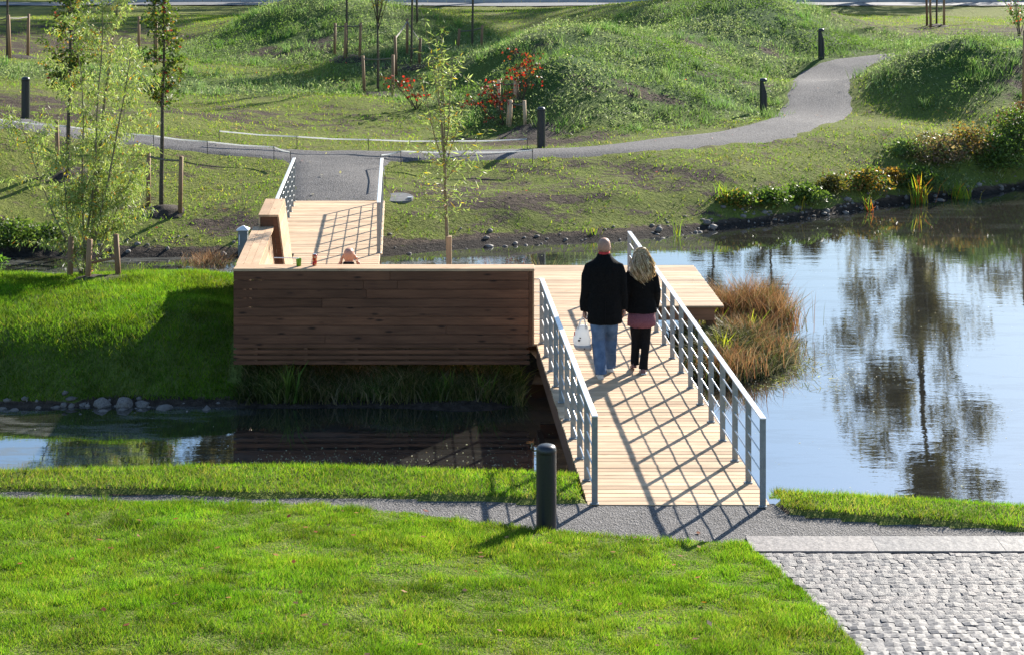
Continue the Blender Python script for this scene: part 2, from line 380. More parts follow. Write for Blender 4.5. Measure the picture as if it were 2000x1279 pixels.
# the islet under the seating deck and its lawn
C((-200, 535, .06), (0, 535, .06), (165, 545, .08), (300, 535, .05), (430, 540, .05), (450, 600, .10), (300, 570, .14), (300, 615, .15), (0, 600, .12), (150, 620, .10), (-200, 600, .1), (200, 650, .02), (440, 645, .0), (0, 650, .0), (-200, 650, 0), (450, 690, -.22), (330, 690, -.18), (200, 680, -.10), (60, 680, -.12), (-100, 680, -.12), (200, 745, -.5), (0, 745, -.5), (400, 750, -.52),
  *[(x, y, WL) for x, y in ((-250, 800), (-100, 800), (0, 797), (200, 793), (330, 793), (450, 795), (600, 797), (800, 797), (1000, 796))], (600, 740, -.5), (900, 745, -.52))
for x in (-16, -12, -9.5, -7, -5): D((x, 31.7, WL), (x, 33.3, -1.15))
D((.5, 24.7, -.85), (1.4, 25, -1.2), (.3, 27, -.7), (-2, 28, -.45), (-3.8, 28, -.3), (-3.8, 30.5, -.4), (-2, 30.5, -.6), (-3, 32.6, -1), (-1, 32.5, -1.1), (1.5, 30, -1.2), (2, 32, -1.3), (4, 33, -1.4), (8, 30, -1.5), (8, 24, -1.5), (6, 36, -1.2), (12, 37, -1.5), (14, 25, -1.5), (20, 40, -1.5), (28, 45, -1.4), (3, 22, -1.5), (-1, 22.3, -1.4), (-5, 22.3, -1.4), (-9, 22.3, -1.4), (-16, 22.3, -1.4), (22, 24, -1.5), (30, 30, -1.5))
for X in (-70, -45, -25, -10, 5, 20, 45, 70):
    D((X, 91, 1.12), (X, 98, 1.12), (X, 112, 1.15), (X, 160, 1.3))
for X in (-60, -35): D((X, 36, .3), (X, 50, 1.5), (X, 70, 1.5), (X, 33.3, -1.1), (X, 28, -.2), (X, 23, -1.3))
for X in (40, 60): D((X, 60, 1.5), (X, 75, 1.5), (X, 50, .3), (X, 30, -1.5), (X, 46, -1.))
ctl = np.array(ctl)
def tps(r2): return .5*r2*np.log(np.maximum(r2, 1e-12))
_xy = ctl[:, :2]; _n = len(ctl)
_K = tps(((_xy[:, None]-_xy[None])**2).sum(-1)) + np.eye(_n)*.12
_Q = np.concatenate([np.ones((_n, 1)), _xy], 1)
_A = np.block([[_K, _Q], [_Q.T, np.zeros((3, 3))]])
_w = np.linalg.solve(_A, np.concatenate([ctl[:, 2], np.zeros(3)]))
def rbf(x, y):
    out = np.empty(x.shape)
    for i in range(0, len(x), 20000):
        s = slice(i, i+20000); q = np.stack([x[s], y[s]], 1)
        out[s] = tps(((q[:, None]-_xy[None])**2).sum(-1)) @ _w[:_n] + _w[_n] + q @ _w[_n+1:]
    return out
def vnoise(x, y, s, seed=0):
    """cheap smooth value noise on arrays, -1..1"""
    x = x*s+seed*17.3; y = y*s+seed*31.7; xi = np.floor(x).astype(int); yi = np.floor(y).astype(int); fx = x-xi; fy = y-yi
    fx = fx*fx*(3-2*fx); fy = fy*fy*(3-2*fy)
    def h(a, b):
        n = np.sin(a*127.1+b*311.7+seed*74.7)*43758.5453; return (n-np.floor(n))*2-1
    return (h(xi, yi)*(1-fx)+h(xi+1, yi)*fx)*(1-fy)+(h(xi, yi+1)*(1-fx)+h(xi+1, yi+1)*fx)*fy
def sstep(a, b, v):
    t = np.clip((v-a)/(b-a), 0, 1); return t*t*(3-2*t)
# near bank: crest of the lawn in front, gravel path, grass strip, slope to the water
_cx = np.array([-12, -5.2, -2.0, -1.0, .25, 1.45, 2.24, 3.0, 12]); _cy = np.array([18.0, 17.95, 17.85, 17.62, 17.22, 17.05, 17.0, 16.9, 16.6]); _ch = np.array([.14, .14, .125, .11, .085, .05, .03, .02, .02])
_px = np.array([-12, -5.2, -2.9, -1, .2, .85, 2.6, 3.6, 5.2, 12]); _py = np.array([18.75, 18.62, 18.5, 18.4, 18.28, 18.25, 18.0, 17.72, 17.42, 16.9])
_bx = np.array([-12, -5.2, -2.5, 0, .9, 2.6, 5.2, 12]); _by = np.array([19.1, 19.15, 19.35, 19.15, 18.95, 18.5, 18.05, 17.4])
def crestZ(x): return np.interp(x, _cx, _cy)
def pathZ(x): return np.where((np.asarray(x) > .70) & (np.asarray(x) < 2.70), 18.3, np.interp(x, _px, _py))
def bankZ(x): return np.interp(x, _bx, _by)
def cobble_x(y): return np.interp(y, [13.0, 14.0, 15.0, 15.8, 16.5, 17.0, 17.3], [2.95, 2.78, 2.62, 2.46, 2.31, 2.24, 2.22])
def near(x, y):
    zc, pz, bz = crestZ(x), pathZ(x), bankZ(x); ch = np.interp(x, _cx, _ch)
    slope = np.interp(x, [1.5, 3.0], [.10, .055])
    fore = ch + slope*(zc-y) + .035*vnoise(x, y, .8, 3)*sstep(0, .8, zc-y)
    mid = np.full(x.shape, -.045)
    strip = .035 + .02*vnoise(x, y, 1.1, 5) - 0*x
    bank = strip - .46*(y-bz)
    under = (x > .72) & (x < 2.72)
    h = np.where(y < zc, fore, np.where(y < pz, mid, np.where(y < bz, strip, bank)))
    h = np.where(under & (y > 18.28), np.minimum(h, -.16-.46*(y-18.6)), h)
    pav = (x > cobble_x(y)) & (y < 17.35)
    h = np.where(pav, -.10+.04*np.maximum(16.84-y, 0), h)
    return np.where(y > bz+3.2, -2.0, h)
def land(x, y):
    x = np.asarray(x, float).ravel(); y = np.asarray(y, float).ravel()
    out = near(x, y); m = y > 21.0
    if m.any():
        xs, ys = x[m], y[m]; h = rbf(xs, ys)
        flat = sstep(95, 130, ys); h = h*(1-flat)+1.15*flat
        side = sstep(30, 55, np.abs(xs)); h = h*(1-side)+np.where(xs < 0, np.clip(h, -1.5, 1.6), np.clip(h, -1.5, 1.6))*side
        h = h + np.where(h > -.6, .03*vnoise(xs, ys, .9, 1)+.018*vnoise(xs, ys, 2.7, 2), 0)*sstep(-.72, -.3, h)
        isl = -.50-((xs-3.25-.15*(ys-27.4))/1.0)**2*.28-((ys-27.3)/1.55)**2*.28
        h = np.maximum(h, np.where(isl > -1.4, isl, -9))
        out[m] = np.maximum(out[m], h)
    return out
def land1(x, y): return float(land([x], [y])[0])
def hit(px, py):
    """where the sight line through a photo point first meets the land"""
    ys = np.concatenate([np.arange(12, 25, .05), np.arange(25, 60, .06), np.arange(60, 125, .15)]); xs = (px-1000)*ys/F; zs = HC-(py-YH)*ys/F
    h = land(xs, ys); k = np.argmax(zs <= h)
    if zs[k] > h[k]: k = len(ys)-1
    return Vector((xs[k], ys[k], h[k]))

# ------------------------------------------------------------------ ground sheet
def axis_lines(parts):
    out = []
    for a, b, d in parts: out.extend(np.arange(a, b, d))
    return np.array(out+[parts[-1][1]])
gx = axis_lines([(-900, -120, 60), (-120, -40, 8), (-40, -16, 1.2), (-16, 18, .17), (18, 45, 1.2), (45, 120, 8), (120, 900, 60)])
gy = axis_lines([(-60, 8, 8), (8, 12, 1), (12, 20.4, .1), (20.4, 24, .3), (24, 44, .14), (44, 72, .22), (72, 110, 1.2), (110, 200, 10), (200, 1500, 100)])
GX, GY = np.meshgrid(gx, gy); gz = land(GX, GY)
nx, ny = len(gx), len(gy)
V = np.stack([GX.ravel(), GY.ravel(), gz], 1)
i = (np.arange(ny-1)[:, None]*nx+np.arange(nx-1)[None]).ravel()
me = raw_mesh('ground', V, np.stack([i, i+1, i+1+nx, i+nx], 1).ravel(), 4)
LUSH = [(1.5, 49, 4.2, 4.5, 1), (4.5, 50, 3.5, 4, 1), (7.5, 60, 6, 6, 1), (-6.5, 61, 6, 5, .8), (-2, 57, 4, 6, .8), (13.0, 50.8, 3.0, 3.2, .95), (12.5, 47.8, 2, 1.0, .5), (14.5, 62, 4, 2, .7), (-9, 51, 5, 2.2, .7), (-15, 50, 4, 2.5, .6), (-6, 52.5, 4, 2.5, .5), (11.5, 42, 2.5, 1.6, .5)]
SOIL = [(-7.0, 59, 2.6, 1.3, .75), (15.2, 48.6, 1.9, 1.9, 1.1), (-12.5, 44, 3, 2, .55), (-6.5, 45.5, 3.5, 1.6, .35), (.7, 43.9, 2.6, .9, .6), (3, 40, 3, 1.2, .3), (-.5, 38.5, 2.8, 1.3, .45), (16, 66, 7, 4, .45), (1.7, 47, .9, .8, .5), (-11, 43.3, 2, .8, .5), (-5.6, 36.4, 1.3, 1, .4), (-16, 62, 5, 8, .5), (3.5, 47.2, 1.2, .6, .9), (6.2, 51, 1.3, .7, .8), (.6, 51, 1.1, .8, .8), (8.5, 57.5, 1.6, .8, .9), (5, 56, 1.4, 1, .8), (-3.5, 56, 1.5, 1, .7)]
def field(lst, x, y, soft=1.0):
    f = np.zeros(x.shape)
    for X, Y, rx, ry, w in lst: f = np.maximum(f, w*np.exp(-(((x-X)/rx)**2+((y-Y)/ry)**2)**1.5*soft))
    return f
def masks(x, y, z):
    lush = field(LUSH, x, y); soil = .20+field(SOIL, x, y)*.95-lush*.42
    shore = sstep(-.52, -.66, z)*(y > 33); soil = np.maximum(soil, shore*1.15)
    soil = np.where(y < 32.5, np.where(z < -.62, 1., -1.2), soil); lush = np.where(y < 32.5, .35, lush)
    soil = np.where((y < 22), -1.5, soil); lush = np.where(y < 22, .2, lush)
    soil = np.where((y < 22) & (z < -.4), 1.2, soil)
    pav = (x > cobble_x(y)) & (y < 17.4); soil = np.where(pav | ((y < pathZ(x)-.03) & (y > crestZ(x)+.02) & (y < 20)), 1.5, soil)
    return lush, soil
lu, so = masks(V[:, 0], V[:, 1], V[:, 2])
for nm, arr in (('lush', lu), ('soil', so)):
    a = me.attributes.new(nm, 'FLOAT', 'POINT'); a.data.foreach_set('value', arr.astype(np.float32))
ground = mesh_obj('ground', me, M['ground'], None, (0, 0, 0), True); ground['kind'] = 'structure'

# water
bm = bmesh.new()
for x, y in ((-90, 18.6), (90, 18.6), (90, 62), (-90, 62)): bm.verts.new((x, y, WL))
bm.faces.new(bm.verts); water = bm_obj('water', bm, M['water']); water['kind'] = 'structure'

# ------------------------------------------------------------------ paths
def strip(name, up, lo, mat, n=140, m=8, lift=.035, ragged=.05):
    def samp(l):
        l = np.array([hit(*p) for p in l])[:, :2]; k = np.arange(len(l)); t = np.linspace(0, len(l)-1, n)
        q = np.stack([np.interp(t, k, l[:, 0]), np.interp(t, k, l[:, 1])], 1)
        for _ in range(n//8): q[1:-1] = (q[:-2]+2*q[1:-1]+q[2:])/4
        return q
    a, b = samp(up), samp(lo)
    tt = np.arange(n)*1.; a[:, 1] += ragged*vnoise(tt, tt*0, .45, 61)+ragged*.5*vnoise(tt, tt*0, .95, 63); b[:, 1] += ragged*vnoise(tt, tt*0, .45, 62)+ragged*.5*vnoise(tt, tt*0, .95, 64)
    t = np.linspace(0, 1, m)[None, :, None]; g = a[:, None]*(1-t)+b[:, None]*t
    z = land(g[..., 0], g[..., 1]).reshape(n, m); z0 = z.copy()
    for _ in range(14): z[1:-1] = (z[:-2]+2*z[1:-1]+z[2:])/4
    z = np.maximum(z, z0-.01)+lift; z[:, 0] -= .05; z[:, -1] -= .05
    V = np.concatenate([g, z[..., None]], 2).reshape(-1, 3); i = (np.arange(n-1)[:, None]*m+np.arange(m-1)[None]).ravel()
    o = mesh_obj(name, raw_mesh(name, V, np.stack([i, i+1, i+1+m, i+m], 1).ravel(), 4), mat, smooth=True); o['kind'] = 'structure'; return o
strip('gravel_path', [(-90, 229), (0, 236), (150, 250), (300, 268), (450, 284), (560, 293), (660, 295), (760, 298), (900, 298), (1050, 292), (1200, 284), (1400, 258), (1490, 238), (1533, 205), (1537, 165), (1560, 135), (1620, 115), (1720, 106), (1790, 98)],
      [(-90, 253), (0, 259), (150, 272), (300, 290), (450, 306), (560, 315), (660, 318), (760, 317), (900, 316), (1050, 312), (1200, 304), (1400, 288), (1560, 272), (1640, 240), (1672, 205), (1665, 165), (1690, 135), (1735, 116), (1800, 104)], M['gravel_far'], 200)
strip('gravel_apron', [(572, 399), (573, 360), (570, 330), (552, 312), (540, 302)], [(748, 399), (749, 360), (752, 330), (770, 314), (790, 304)], M['gravel'], 60, 12, .042, .03)
# near path, flat at deck level
n = 220; xs = np.linspace(-9, 9, n); m = 10
a = crestZ(xs)-.12; b = pathZ(xs)+.03*vnoise(xs, xs*0, 6, 4); a = np.where(xs > 2.2, 17.27, a); b = np.where((xs > .70) & (xs < 2.72), 18.26, b)
t = np.linspace(0, 1, m)[None]; gyy = a[:, None]*(1-t)+b[:, None]*t; gxx = np.repeat(xs[:, None], m, 1)
V = np.stack([gxx, gyy, -.012+.008*vnoise(gxx, gyy, 3, 8)], 2).reshape(-1, 3); i = (np.arange(n-1)[:, None]*m+np.arange(m-1)[None]).ravel()
o = mesh_obj('near_gravel_path', raw_mesh('near_gravel_path', V, np.stack([i, i+m, i+1+m, i+1], 1).ravel(), 4), M['gravel'], smooth=True); o['kind'] = 'structure'

# cobbled ramp: every sett a stone of its own
pave = link(bpy.data.objects.new('cobbled_paving', None), None, (3, 16, 0)); pave['kind'] = 'structure'
bed = box('mortar_bed', (6.1, 14.6, -.11), (7.6, 4.5, .07), M['mulch'], pave)
stones = []
for k in range(7):
    bm = bmesh.new(); bmesh.ops.create_cube(bm, size=1)
    bmesh.ops.subdivide_edges(bm, edges=bm.edges[:], cuts=1, use_grid_fill=True)
    for v in bm.verts:
        v.co.z += .5
        if v.co.z > .9:
            v.co.x *= .95; v.co.y *= .92; v.co.z += random.uniform(-.05, .03)-(.025 if abs(v.co.x) > .3 else 0)-(.03 if abs(v.co.y) > .3 else 0)
            if abs(v.co.x) < .1 and abs(v.co.y) < .1: v.co.z += .05
        v.co.x += random.uniform(-.06, .06); v.co.y += random.uniform(-.07, .07)
    me_ = bpy.data.meshes.new('sett'); bmesh.ops.recalc_face_normals(bm, faces=bm.faces); bm.to_mesh(me_); bm.free(); me_.materials.append(M['granite'])
    stones.append(me_)
cell = []
y = 16.80
while y > 12.9:
    d = random.uniform(.082, .102); x = 2.1+random.uniform(0, .15)
    while x < 9.2:
        w = random.uniform(.095, .155)
        if x-w*.2 > cobble_x(y) - .03: cell.append((x+w/2, y-d/2, w, d))
        x += w+.003
    y -= d+.003
inview = lambda c: (c[0] < (1005)*c[1]/F) and c[1] > 14.3
vis = [c for c in cell if inview(c)][:300]; rest = [c for c in cell if c not in set(vis)]
def pave_z(y): return -.095+.04*max(16.84-y, 0)
for x, y, w, d in vis:
    o = link(bpy.data.objects.new('sett', random.choice(stones)), pave, (x, y, pave_z(y))); o.scale = (w*1.03, d*1.06, .103+random.uniform(-.005, .005)); o.rotation_euler = (random.uniform(-.018, .018), random.uniform(-.012, .012), random.uniform(-.03, .03)+random.choice((0, math.pi)))
bm = bmesh.new()
for x, y, w, d in rest:
    mx = Matrix.Translation((x, y, pave_z(y))) @ Matrix.Rotation(random.uniform(-.03, .03), 4, 'Z') @ Matrix.Diagonal((w*1.03, d*1.06, .103+random.uniform(-.005, .005), 1))
    k0 = len(bm.verts); bm.from_mesh(random.choice(stones)); bm.verts.ensure_lookup_table(); bmesh.ops.transform(bm, matrix=mx, verts=bm.verts[k0:])
o = bm_obj('outer_setts', bm, M['granite'], pave, WORLD[pave]*0); o.location = -WORLD[pave]; o['kind'] = 'stuff'
for k in range(6):
    x0 = 2.25+k*1.2; box('granite_slab', (x0+.6, 17.06, -.09), (1.199, .41, .098), M['granite'], pave, .002)

# ------------------------------------------------------------------ decks (board by board)
SK = -.063                                 # the walkway runs a little left of the line of sight
def rl(y): return .842+SK*(y-18.2)         # left and right railing lines of the near ramp
def rr(y): return 2.535+SK*(y-18.2)
PB = .12
ramp = thing('footbridge_ramp', (1.6, 18.2, 0), 'pale timber walkway with ribbed boards leading from the near gravel path', 'footbridge')
def boards(parent, y0, y1, xl, xr, mat, z=0, rib=False):
    y = y0; k = 0
    while y < y1-.02:
        d = min(PB, y1-y)-.006; a, b = xl(y+d/2), xr(y+d/2)
        me_ = box_me('plank', b-a+random.uniform(-.008, .008), d, .028, .004, 0)
        mesh_obj('plank', me_, mat, parent, ((a+b)/2, y+d/2, z-.028+random.uniform(-.0025, .002)))
        y += PB; k += 1
boards(ramp, 18.2, 24.92, lambda y: rl(y)-.075, lambda y: rr(y)+.085, M['deck'])
for f in (-.02, .5, 1.02):
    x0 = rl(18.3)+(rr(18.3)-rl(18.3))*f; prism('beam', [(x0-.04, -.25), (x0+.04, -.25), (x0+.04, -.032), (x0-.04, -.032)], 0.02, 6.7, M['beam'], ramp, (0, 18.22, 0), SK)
plat = thing('deck_platform', (0, 28, 0), 'wide pale timber deck platform over the water behind the brown wall', 'deck')
def plx(y): return -3.62+SK*(y-28.1)
def prx(y):
    if y < 27.36: return rr(y)+.085
    return 3.24-.048*(y-27.36)
boards(plat, 24.95, 30.5, lambda y: (.31 if y < 25.15 else plx(y)), prx, M['deck'])
boards(plat, 30.5, 31.5, plx, lambda y: -2.26+SK*(y-30.5), M['deck'])
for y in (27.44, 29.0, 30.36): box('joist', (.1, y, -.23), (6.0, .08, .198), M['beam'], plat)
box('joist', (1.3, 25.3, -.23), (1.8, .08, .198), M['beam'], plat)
for x, y in ((3.05, 27.5), (2.9, 30.3), (1.2, 30.3), (2.0, 25.3), (-1.5, 30.3), (-3.6, 30.3)):
    box('pile', (x, y, -1.7), (.14, .14, 1.47), M['beam'], plat)
fb = thing('footbridge', (-3.5, 34.4, 0), 'pale timber footbridge from the far gravel path to the deck', 'footbridge')
def fl(y): return -4.19+SK*(y-31.9)
def fr_(y): return -2.37+SK*(y-31.9)
boards(fb, 31.51, 37.25, lambda y: fl(y)-.06, lambda y: fr_(y)+.06, M['deck'])
for f in (.03, .5, .97):
    x0 = fl(31.6)+(fr_(31.6)-fl(31.6))*f; prism('beam', [(x0-.04, -.25), (x0+.04, -.25), (x0+.04, -.032), (x0-.04, -.032)], 0, 5.6, M['beam'], fb, (0, 31.6, 0), SK)

# ------------------------------------------------------------------ railings
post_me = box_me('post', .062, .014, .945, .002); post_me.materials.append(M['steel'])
plate_me = box_me('base_plate', .085, .07, .008, .002); plate_me.materials.append(M['steel'])
def railing(label, xf, ys, group, stub=None):
    t = thing('railing', (xf(ys[0]), ys[0], 0), label, 'railing', group)
    y0, y1 = ys[0], ys[-1]; ym = (y0+y1)/2
    for y in ys:
        po = mesh_obj('post', post_me, None, t, (xf(y), y, -.06)); pl_ = bpy.data.objects.new('base_plate', plate_me); link(pl_, po, (xf(y), y, .002))
    L = y1-y0+.05
    box('handrail', (xf(ym), ym, .886), (.062, L, .014), M['steel_lit'], t, .003, SK)
    for k in range(4):
        bm = bmesh.new(); z = .14+k*.19; tube(bm, [(xf(y0), y0, z), (xf(y1), y1, z)], .008, 8); bm_obj('rod', bm, M['steel_lit'], t, smooth=True).location = -WORLD[t]
    if stub:
        for k in range(5):
            z = .14+k*.19 if k < 4 else .893
            bm = bmesh.new(); tube(bm, [(stub, y1, z), (xf(y1), y1, z)], .008, 8); bm_obj('rod', bm, M['steel_lit'], t, smooth=True).location = -WORLD[t]
    return t
SP = .751
railing('galvanised railing on the left of the near walkway, ending at the brown wall', rl, [18.22+SP*k for k in range(10)], 'steel railings along the walkways', .30)
railing('long galvanised railing on the right of the near walkway beside the woman', rr, [18.14+SP*k for k in range(15)], 'steel railings along the walkways')
railing('galvanised railing on the left of the far footbridge beyond the tall seat back', fl, [31.95+.655*k for k in range(9)], 'steel railings along the walkways')
railing('galvanised railing on the right of the far footbridge, casting a grid shadow', fr_, [31.55+.80*k for k in range(8)], 'steel railings along the walkways')

# ------------------------------------------------------------------ timber walls and bench
fw = thing('timber_wall', (-1.8, 24.95, -.25), 'long brown boarded timber wall screening the seating deck', 'wall')
X0, X1, YF = -3.855, .283, 24.80
joints = {0: [.53], 1: [.44, .555], 2: [.45], 3: [.30], 4: [], 5: [], 6: [.72], 7: [.31]}
z = 1.033
for k in range(9):
    hgt = .1185 if k < 8 else .052
    cuts = [0]+joints.get(k, [])+[1]
    for a, b in zip(cuts, cuts[1:]):
        xa, xb = X0+(X1-.05-X0)*a+.0015, X0+(X1-.05-X0)*b-.0015
        box('board', ((xa+xb)/2, YF+.014+random.uniform(0, .0035), z-hgt), (xb-xa, .026, hgt), M['wall_shaded_x'], fw, .003)
    z -= hgt+.006
for k in range(3):
    z -= .028; box('slat', ((X0+X1)/2-.02, YF+.018, z-.048), (X1-X0-.04, .026, .048), M['wall_shaded_x'], fw, .003); z -= .048
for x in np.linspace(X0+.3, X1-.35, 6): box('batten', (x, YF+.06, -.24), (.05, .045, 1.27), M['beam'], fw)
box('slat_gap_blocker', ((X0+X1)/2-.03, YF+.13, -.24), (X1-X0-.1, .03, .40), M['beam'], fw)  # added dark sheet: stops light showing through the slat gaps
box('corner_board', (X1-.025, YF+.025, .0), (.046, .05, 1.034), M['wall_shaded_x'], fw, .003)
box('end_panel', (X1+.012, YF+.17, .0), (.024, .26, 1.034), M['cap_x'], fw, .003)
for k in range(3): box('cap_board', ((X0+X1)/2+.012+.0*k, YF+.05+k*.103, 1.037), (X1-X0+.03, .10, .036), M['cap_x'], fw, .003)
prism('inner_lining', [(X0+.35, 1.03), (X1-.02, 1.03), (X1-.02, .0), (X0+.35, .0)], YF+.28, YF+.305, M['cap_x'], fw).location = -WORLD[fw]

def side_wall(name, label, y0, y1, h, off, capn):
    t = thing(name, (-3.95, (y0+y1)/2, -.25), label, 'wall')
    s = lambda x, y: x+SK*(y-28.1)
    n = 9; zt = h-.036; ye = y1 if off else y1-.62
    # leaning inner face of horizontal boards
    for k in range(n):
        z1 = zt-k*(zt/n); z0 = z1-zt/n+.003
        f = lambda z: -3.735+off+(1.08-z)*.112 if off == 0 else -3.66+(1.26-z)*.125
        prism('board', [(f(z1)-.025, z1), (f(z1), z1), (f(z0), z0), (f(z0)-.025, z0)], 0, ye-y0-.004+random.uniform(-.012, .012), M['wall_y'], t, (s(0, y0), y0, 0), SK)
    xo = -4.057+off*.9
    for k in range(10):
        z1 = zt-k*.124; prism('board', [(xo, z1), (xo+.025, z1), (xo+.025, z1-.121), (xo, z1-.121)], 0, ye-y0, M['wall_y'], t, (s(0, y0), y0, 0), SK)
    xi = (-3.735 if off == 0 else -3.66)+.004
    wd = (xi-xo)/capn
    for k in range(capn): prism('cap_board', [(xo+k*wd, h-.034), (xo+(k+1)*wd-.004, h-.034), (xo+(k+1)*wd-.004, h), (xo+k*wd, h)], -.01, y1-y0+.01, M['wall_y'], t, (s(0, y0), y0, 0), SK)
    if off:
        g = lambda z: -3.66+(1.26-z)*.125-.028
        prism('end_post', [(g(1.2)-.075, 1.2), (g(1.2), 1.2), (g(0), 0), (g(0)-.075, 0)], .005, .05, M['wall_shaded_x'], t, (s(0, y0), y0, 0), SK)  # end face takes the pine with shade in its colour
        prism('end_rail', [(xo+.03, h-.038), (g(1.22), h-.038), (g(1.1), h-.16), (xo+.03, h-.16)], .012, .06, M['wall_shaded_x'], t, (s(0, y0), y0, 0), SK)
        prism('end_panel', [(xo+.03, h-.16), (g(1.1)-.08, h-.16), (g(0)-.08, 0), (xo+.03, 0)], .03, .05, M['beam'], t, (s(0, y0), y0, 0), SK)
    return t
side_wall('low_side_wall', 'low sunlit timber side wall with wide board top joining the brown wall', 25.13, 28.1, 1.073, 0, 3)
side_wall('tall_side_wall', 'taller timber seat back with dark end, beside the far footbridge', 28.105, 29.65, 1.26, .09, 2)
# fill the corner where the two walls' tops meet
cn = thing('bench', (-1.6, 25.5, 0), 'timber bench along the inside of the brown wall', 'bench')
for k in range(4): box('seat_slat', (-1.6, 25.24+k*.105, .41), (3.55, .095, .04), M['deck'], cn, .004)
for x in (-3.2, -1.6, 0): box('leg', (x, 25.4, 0), (.08, .36, .41), M['beam'], cn)

# ------------------------------------------------------------------ bollards
def bollard(at, label, hgt=1.0, notch=0.0):
    t = thing('bollard_light', at, label, 'bollard', 'dark bollard lights along the paths')
    r = .098; n = 28; zs = [-.12, .55, .60, .66, .72, .78, .84, .90, .93]
    bm = bmesh.new(); R = []
    for z in zs:
        ring = []
        cut = np.interp(z, [.55, .9], [r, -.012]) if z >= .55 else 1
        for k in range(n):
            a = 2*math.pi*k/n; x, y = r*math.cos(a), r*math.sin(a)
            if notch is not None: x = min(x, cut) if z < .9 else min(x, -.012 if z < .925 else r)
            ring.append(bm.verts.new((x, y, z*hgt)))
        R.append(ring)
    for a, b in zip(R, R[1:]):
        for k in range(n): bm.faces.new((a[k], a[(k+1) % n], b[(k+1) % n], b[k]))
    bm.faces.new(R[-1])
    bmesh.ops.rotate(bm, cent=(0, 0, 0), matrix=Matrix.Rotation(notch, 3, 'Z'), verts=bm.verts)
    bm_obj('body', bm, M['bollard'], t, at)
    bm = bmesh.new(); stack(bm, [(0, 0, .905*hgt, r, r), (0, 0, .935*hgt, r*1.01, r*1.01), (0, 0, .962*hgt, r*.97, r*.97), (0, 0, .984*hgt, r*.82, r*.82), (0, 0, .997*hgt, r*.5, r*.5), (0, 0, hgt, r*.1, r*.1)], n, 2)
    bm_obj('cap', bm, M['bollard'], t, at, True)
    bm = bmesh.new(); stack(bm, [(.03, 0, .895*hgt, .05, .05), (.03, 0, .904*hgt, .05, .05)], 16, 2)
    bmesh.ops.rotate(bm, cent=(0, 0, 0), matrix=Matrix.Rotation(notch, 3, 'Z'), verts=bm.verts)
    bm_obj('lens', bm, M['lens'], t, at)
    return t
bollard(Vector(((1067-1000)*17.42/F, 17.42, -.03)), 'large dark bollard in front beside the near gravel path', .875, rad(90))
bollard(hit(1057, 290), 'dark bollard with domed top beside the red-leaved shrubs', .98, rad(100))
bollard(hit(50, 232), 'dark bollard at the far left edge by the gravel path', .98, rad(90))
bollard(hit(1491, 225), 'dark bollard with cut-away head left of the path bend', .98, 0)
bollard(hit(1604, 117), 'dark bollard with cut-away head at the top of the path', .98, 0)

# ------------------------------------------------------------------ people
def hand(bm, wrist, down, fwd, side, curl=.6, s=1.0):
    """palm, four unequal curled fingers and a thumb leaving the side of the palm"""
    w, d, f, q = Vector(wrist), Vector(down).normalized(), Vector(fwd).normalized(), Vector(side).normalized()
    tube(bm, [w-d*.03, w+d*.02, w+d*.055, w+d*.088], [.024*s, .030*s, .037*s, .034*s], 10, flat=.55)
    for k, (o_, L) in enumerate(((-.026, .068), (-.009, .078), (.009, .074), (.025, .058))):
        p = w+d*.082+f*o_*s; a = curl
        p1 = p+(d*math.cos(a*.4)+q*math.sin(a*.4))*L*.42; p2 = p1+(d*math.cos(a)+q*math.sin(a))*L*.33; p3 = p2+(d*math.cos(a*1.7)+q*math.sin(a*1.7))*L*.25
        tube(bm, [p-d*.02, p1, p2, p3], [.0095*s, .009*s, .0085*s, .007*s], 7)
    p = w+d*.03-f*.03*s; tube(bm, [p+f*.012, p-f*.022+d*.022, p-f*.03+d*.05+q*.012], [.013*s, .0105*s, .008*s], 7)
def head(bm, c, s=1.0):
    c = Vector(c)
    stack(bm, [(c.x, c.y+.012, c.z-.115*s, .040*s, .045*s), (c.x, c.y+.012, c.z-.09*s, .058*s, .068*s), (c.x, c.y+.005, c.z-.045*s, .069*s, .088*s), (c.x, c.y-.002, c.z, .075*s, .097*s), (c.x, c.y-.006, c.z+.045*s, .076*s, .098*s), (c.x, c.y-.006, c.z+.08*s, .066*s, .085*s), (c.x, c.y-.004, c.z+.105*s, .044*s, .058*s), (c.x, c.y-.002, c.z+.116*s, .016*s, .02*s)], 20, 2.1)
    for sx in (-1, 1): ball(bm, c+Vector((sx*.077*s, -.005, -.012*s)), (.011*s, .020*s, .032*s))
    tube(bm, [c+Vector((0, .088*s, .012*s)), c+Vector((0, .107*s, -.028*s)), c+Vector((0, .092*s, -.036*s))], [.009*s, .014*s, .009*s], 8)
    tube(bm, [c+Vector((-.045*s, .083*s, .022*s)), c+Vector((0, .094*s, .024*s)), c+Vector((.045*s, .083*s, .022*s))], .010*s, 7)
    tube(bm, [c+Vector((-.024*s, .083*s, -.068*s)), c+Vector((0, .094*s, -.066*s)), c+Vector((.024*s, .083*s, -.068*s))], .009*s, 7)
def eyes(t, c, at, s=1.0, rz=0):
    for sx in (-1, 1):
        bm = bmesh.new(); ball(bm, Vector(c)+Vector((sx*.031*s, .080*s, .004*s)), .012*s)
        if rz: bmesh.ops.rotate(bm, cent=(0, 0, 0), matrix=Matrix.Rotation(rz, 3, 'Z'), verts=bm.verts)
        bm_obj('eye', bm, M['eye'], t, at, True)
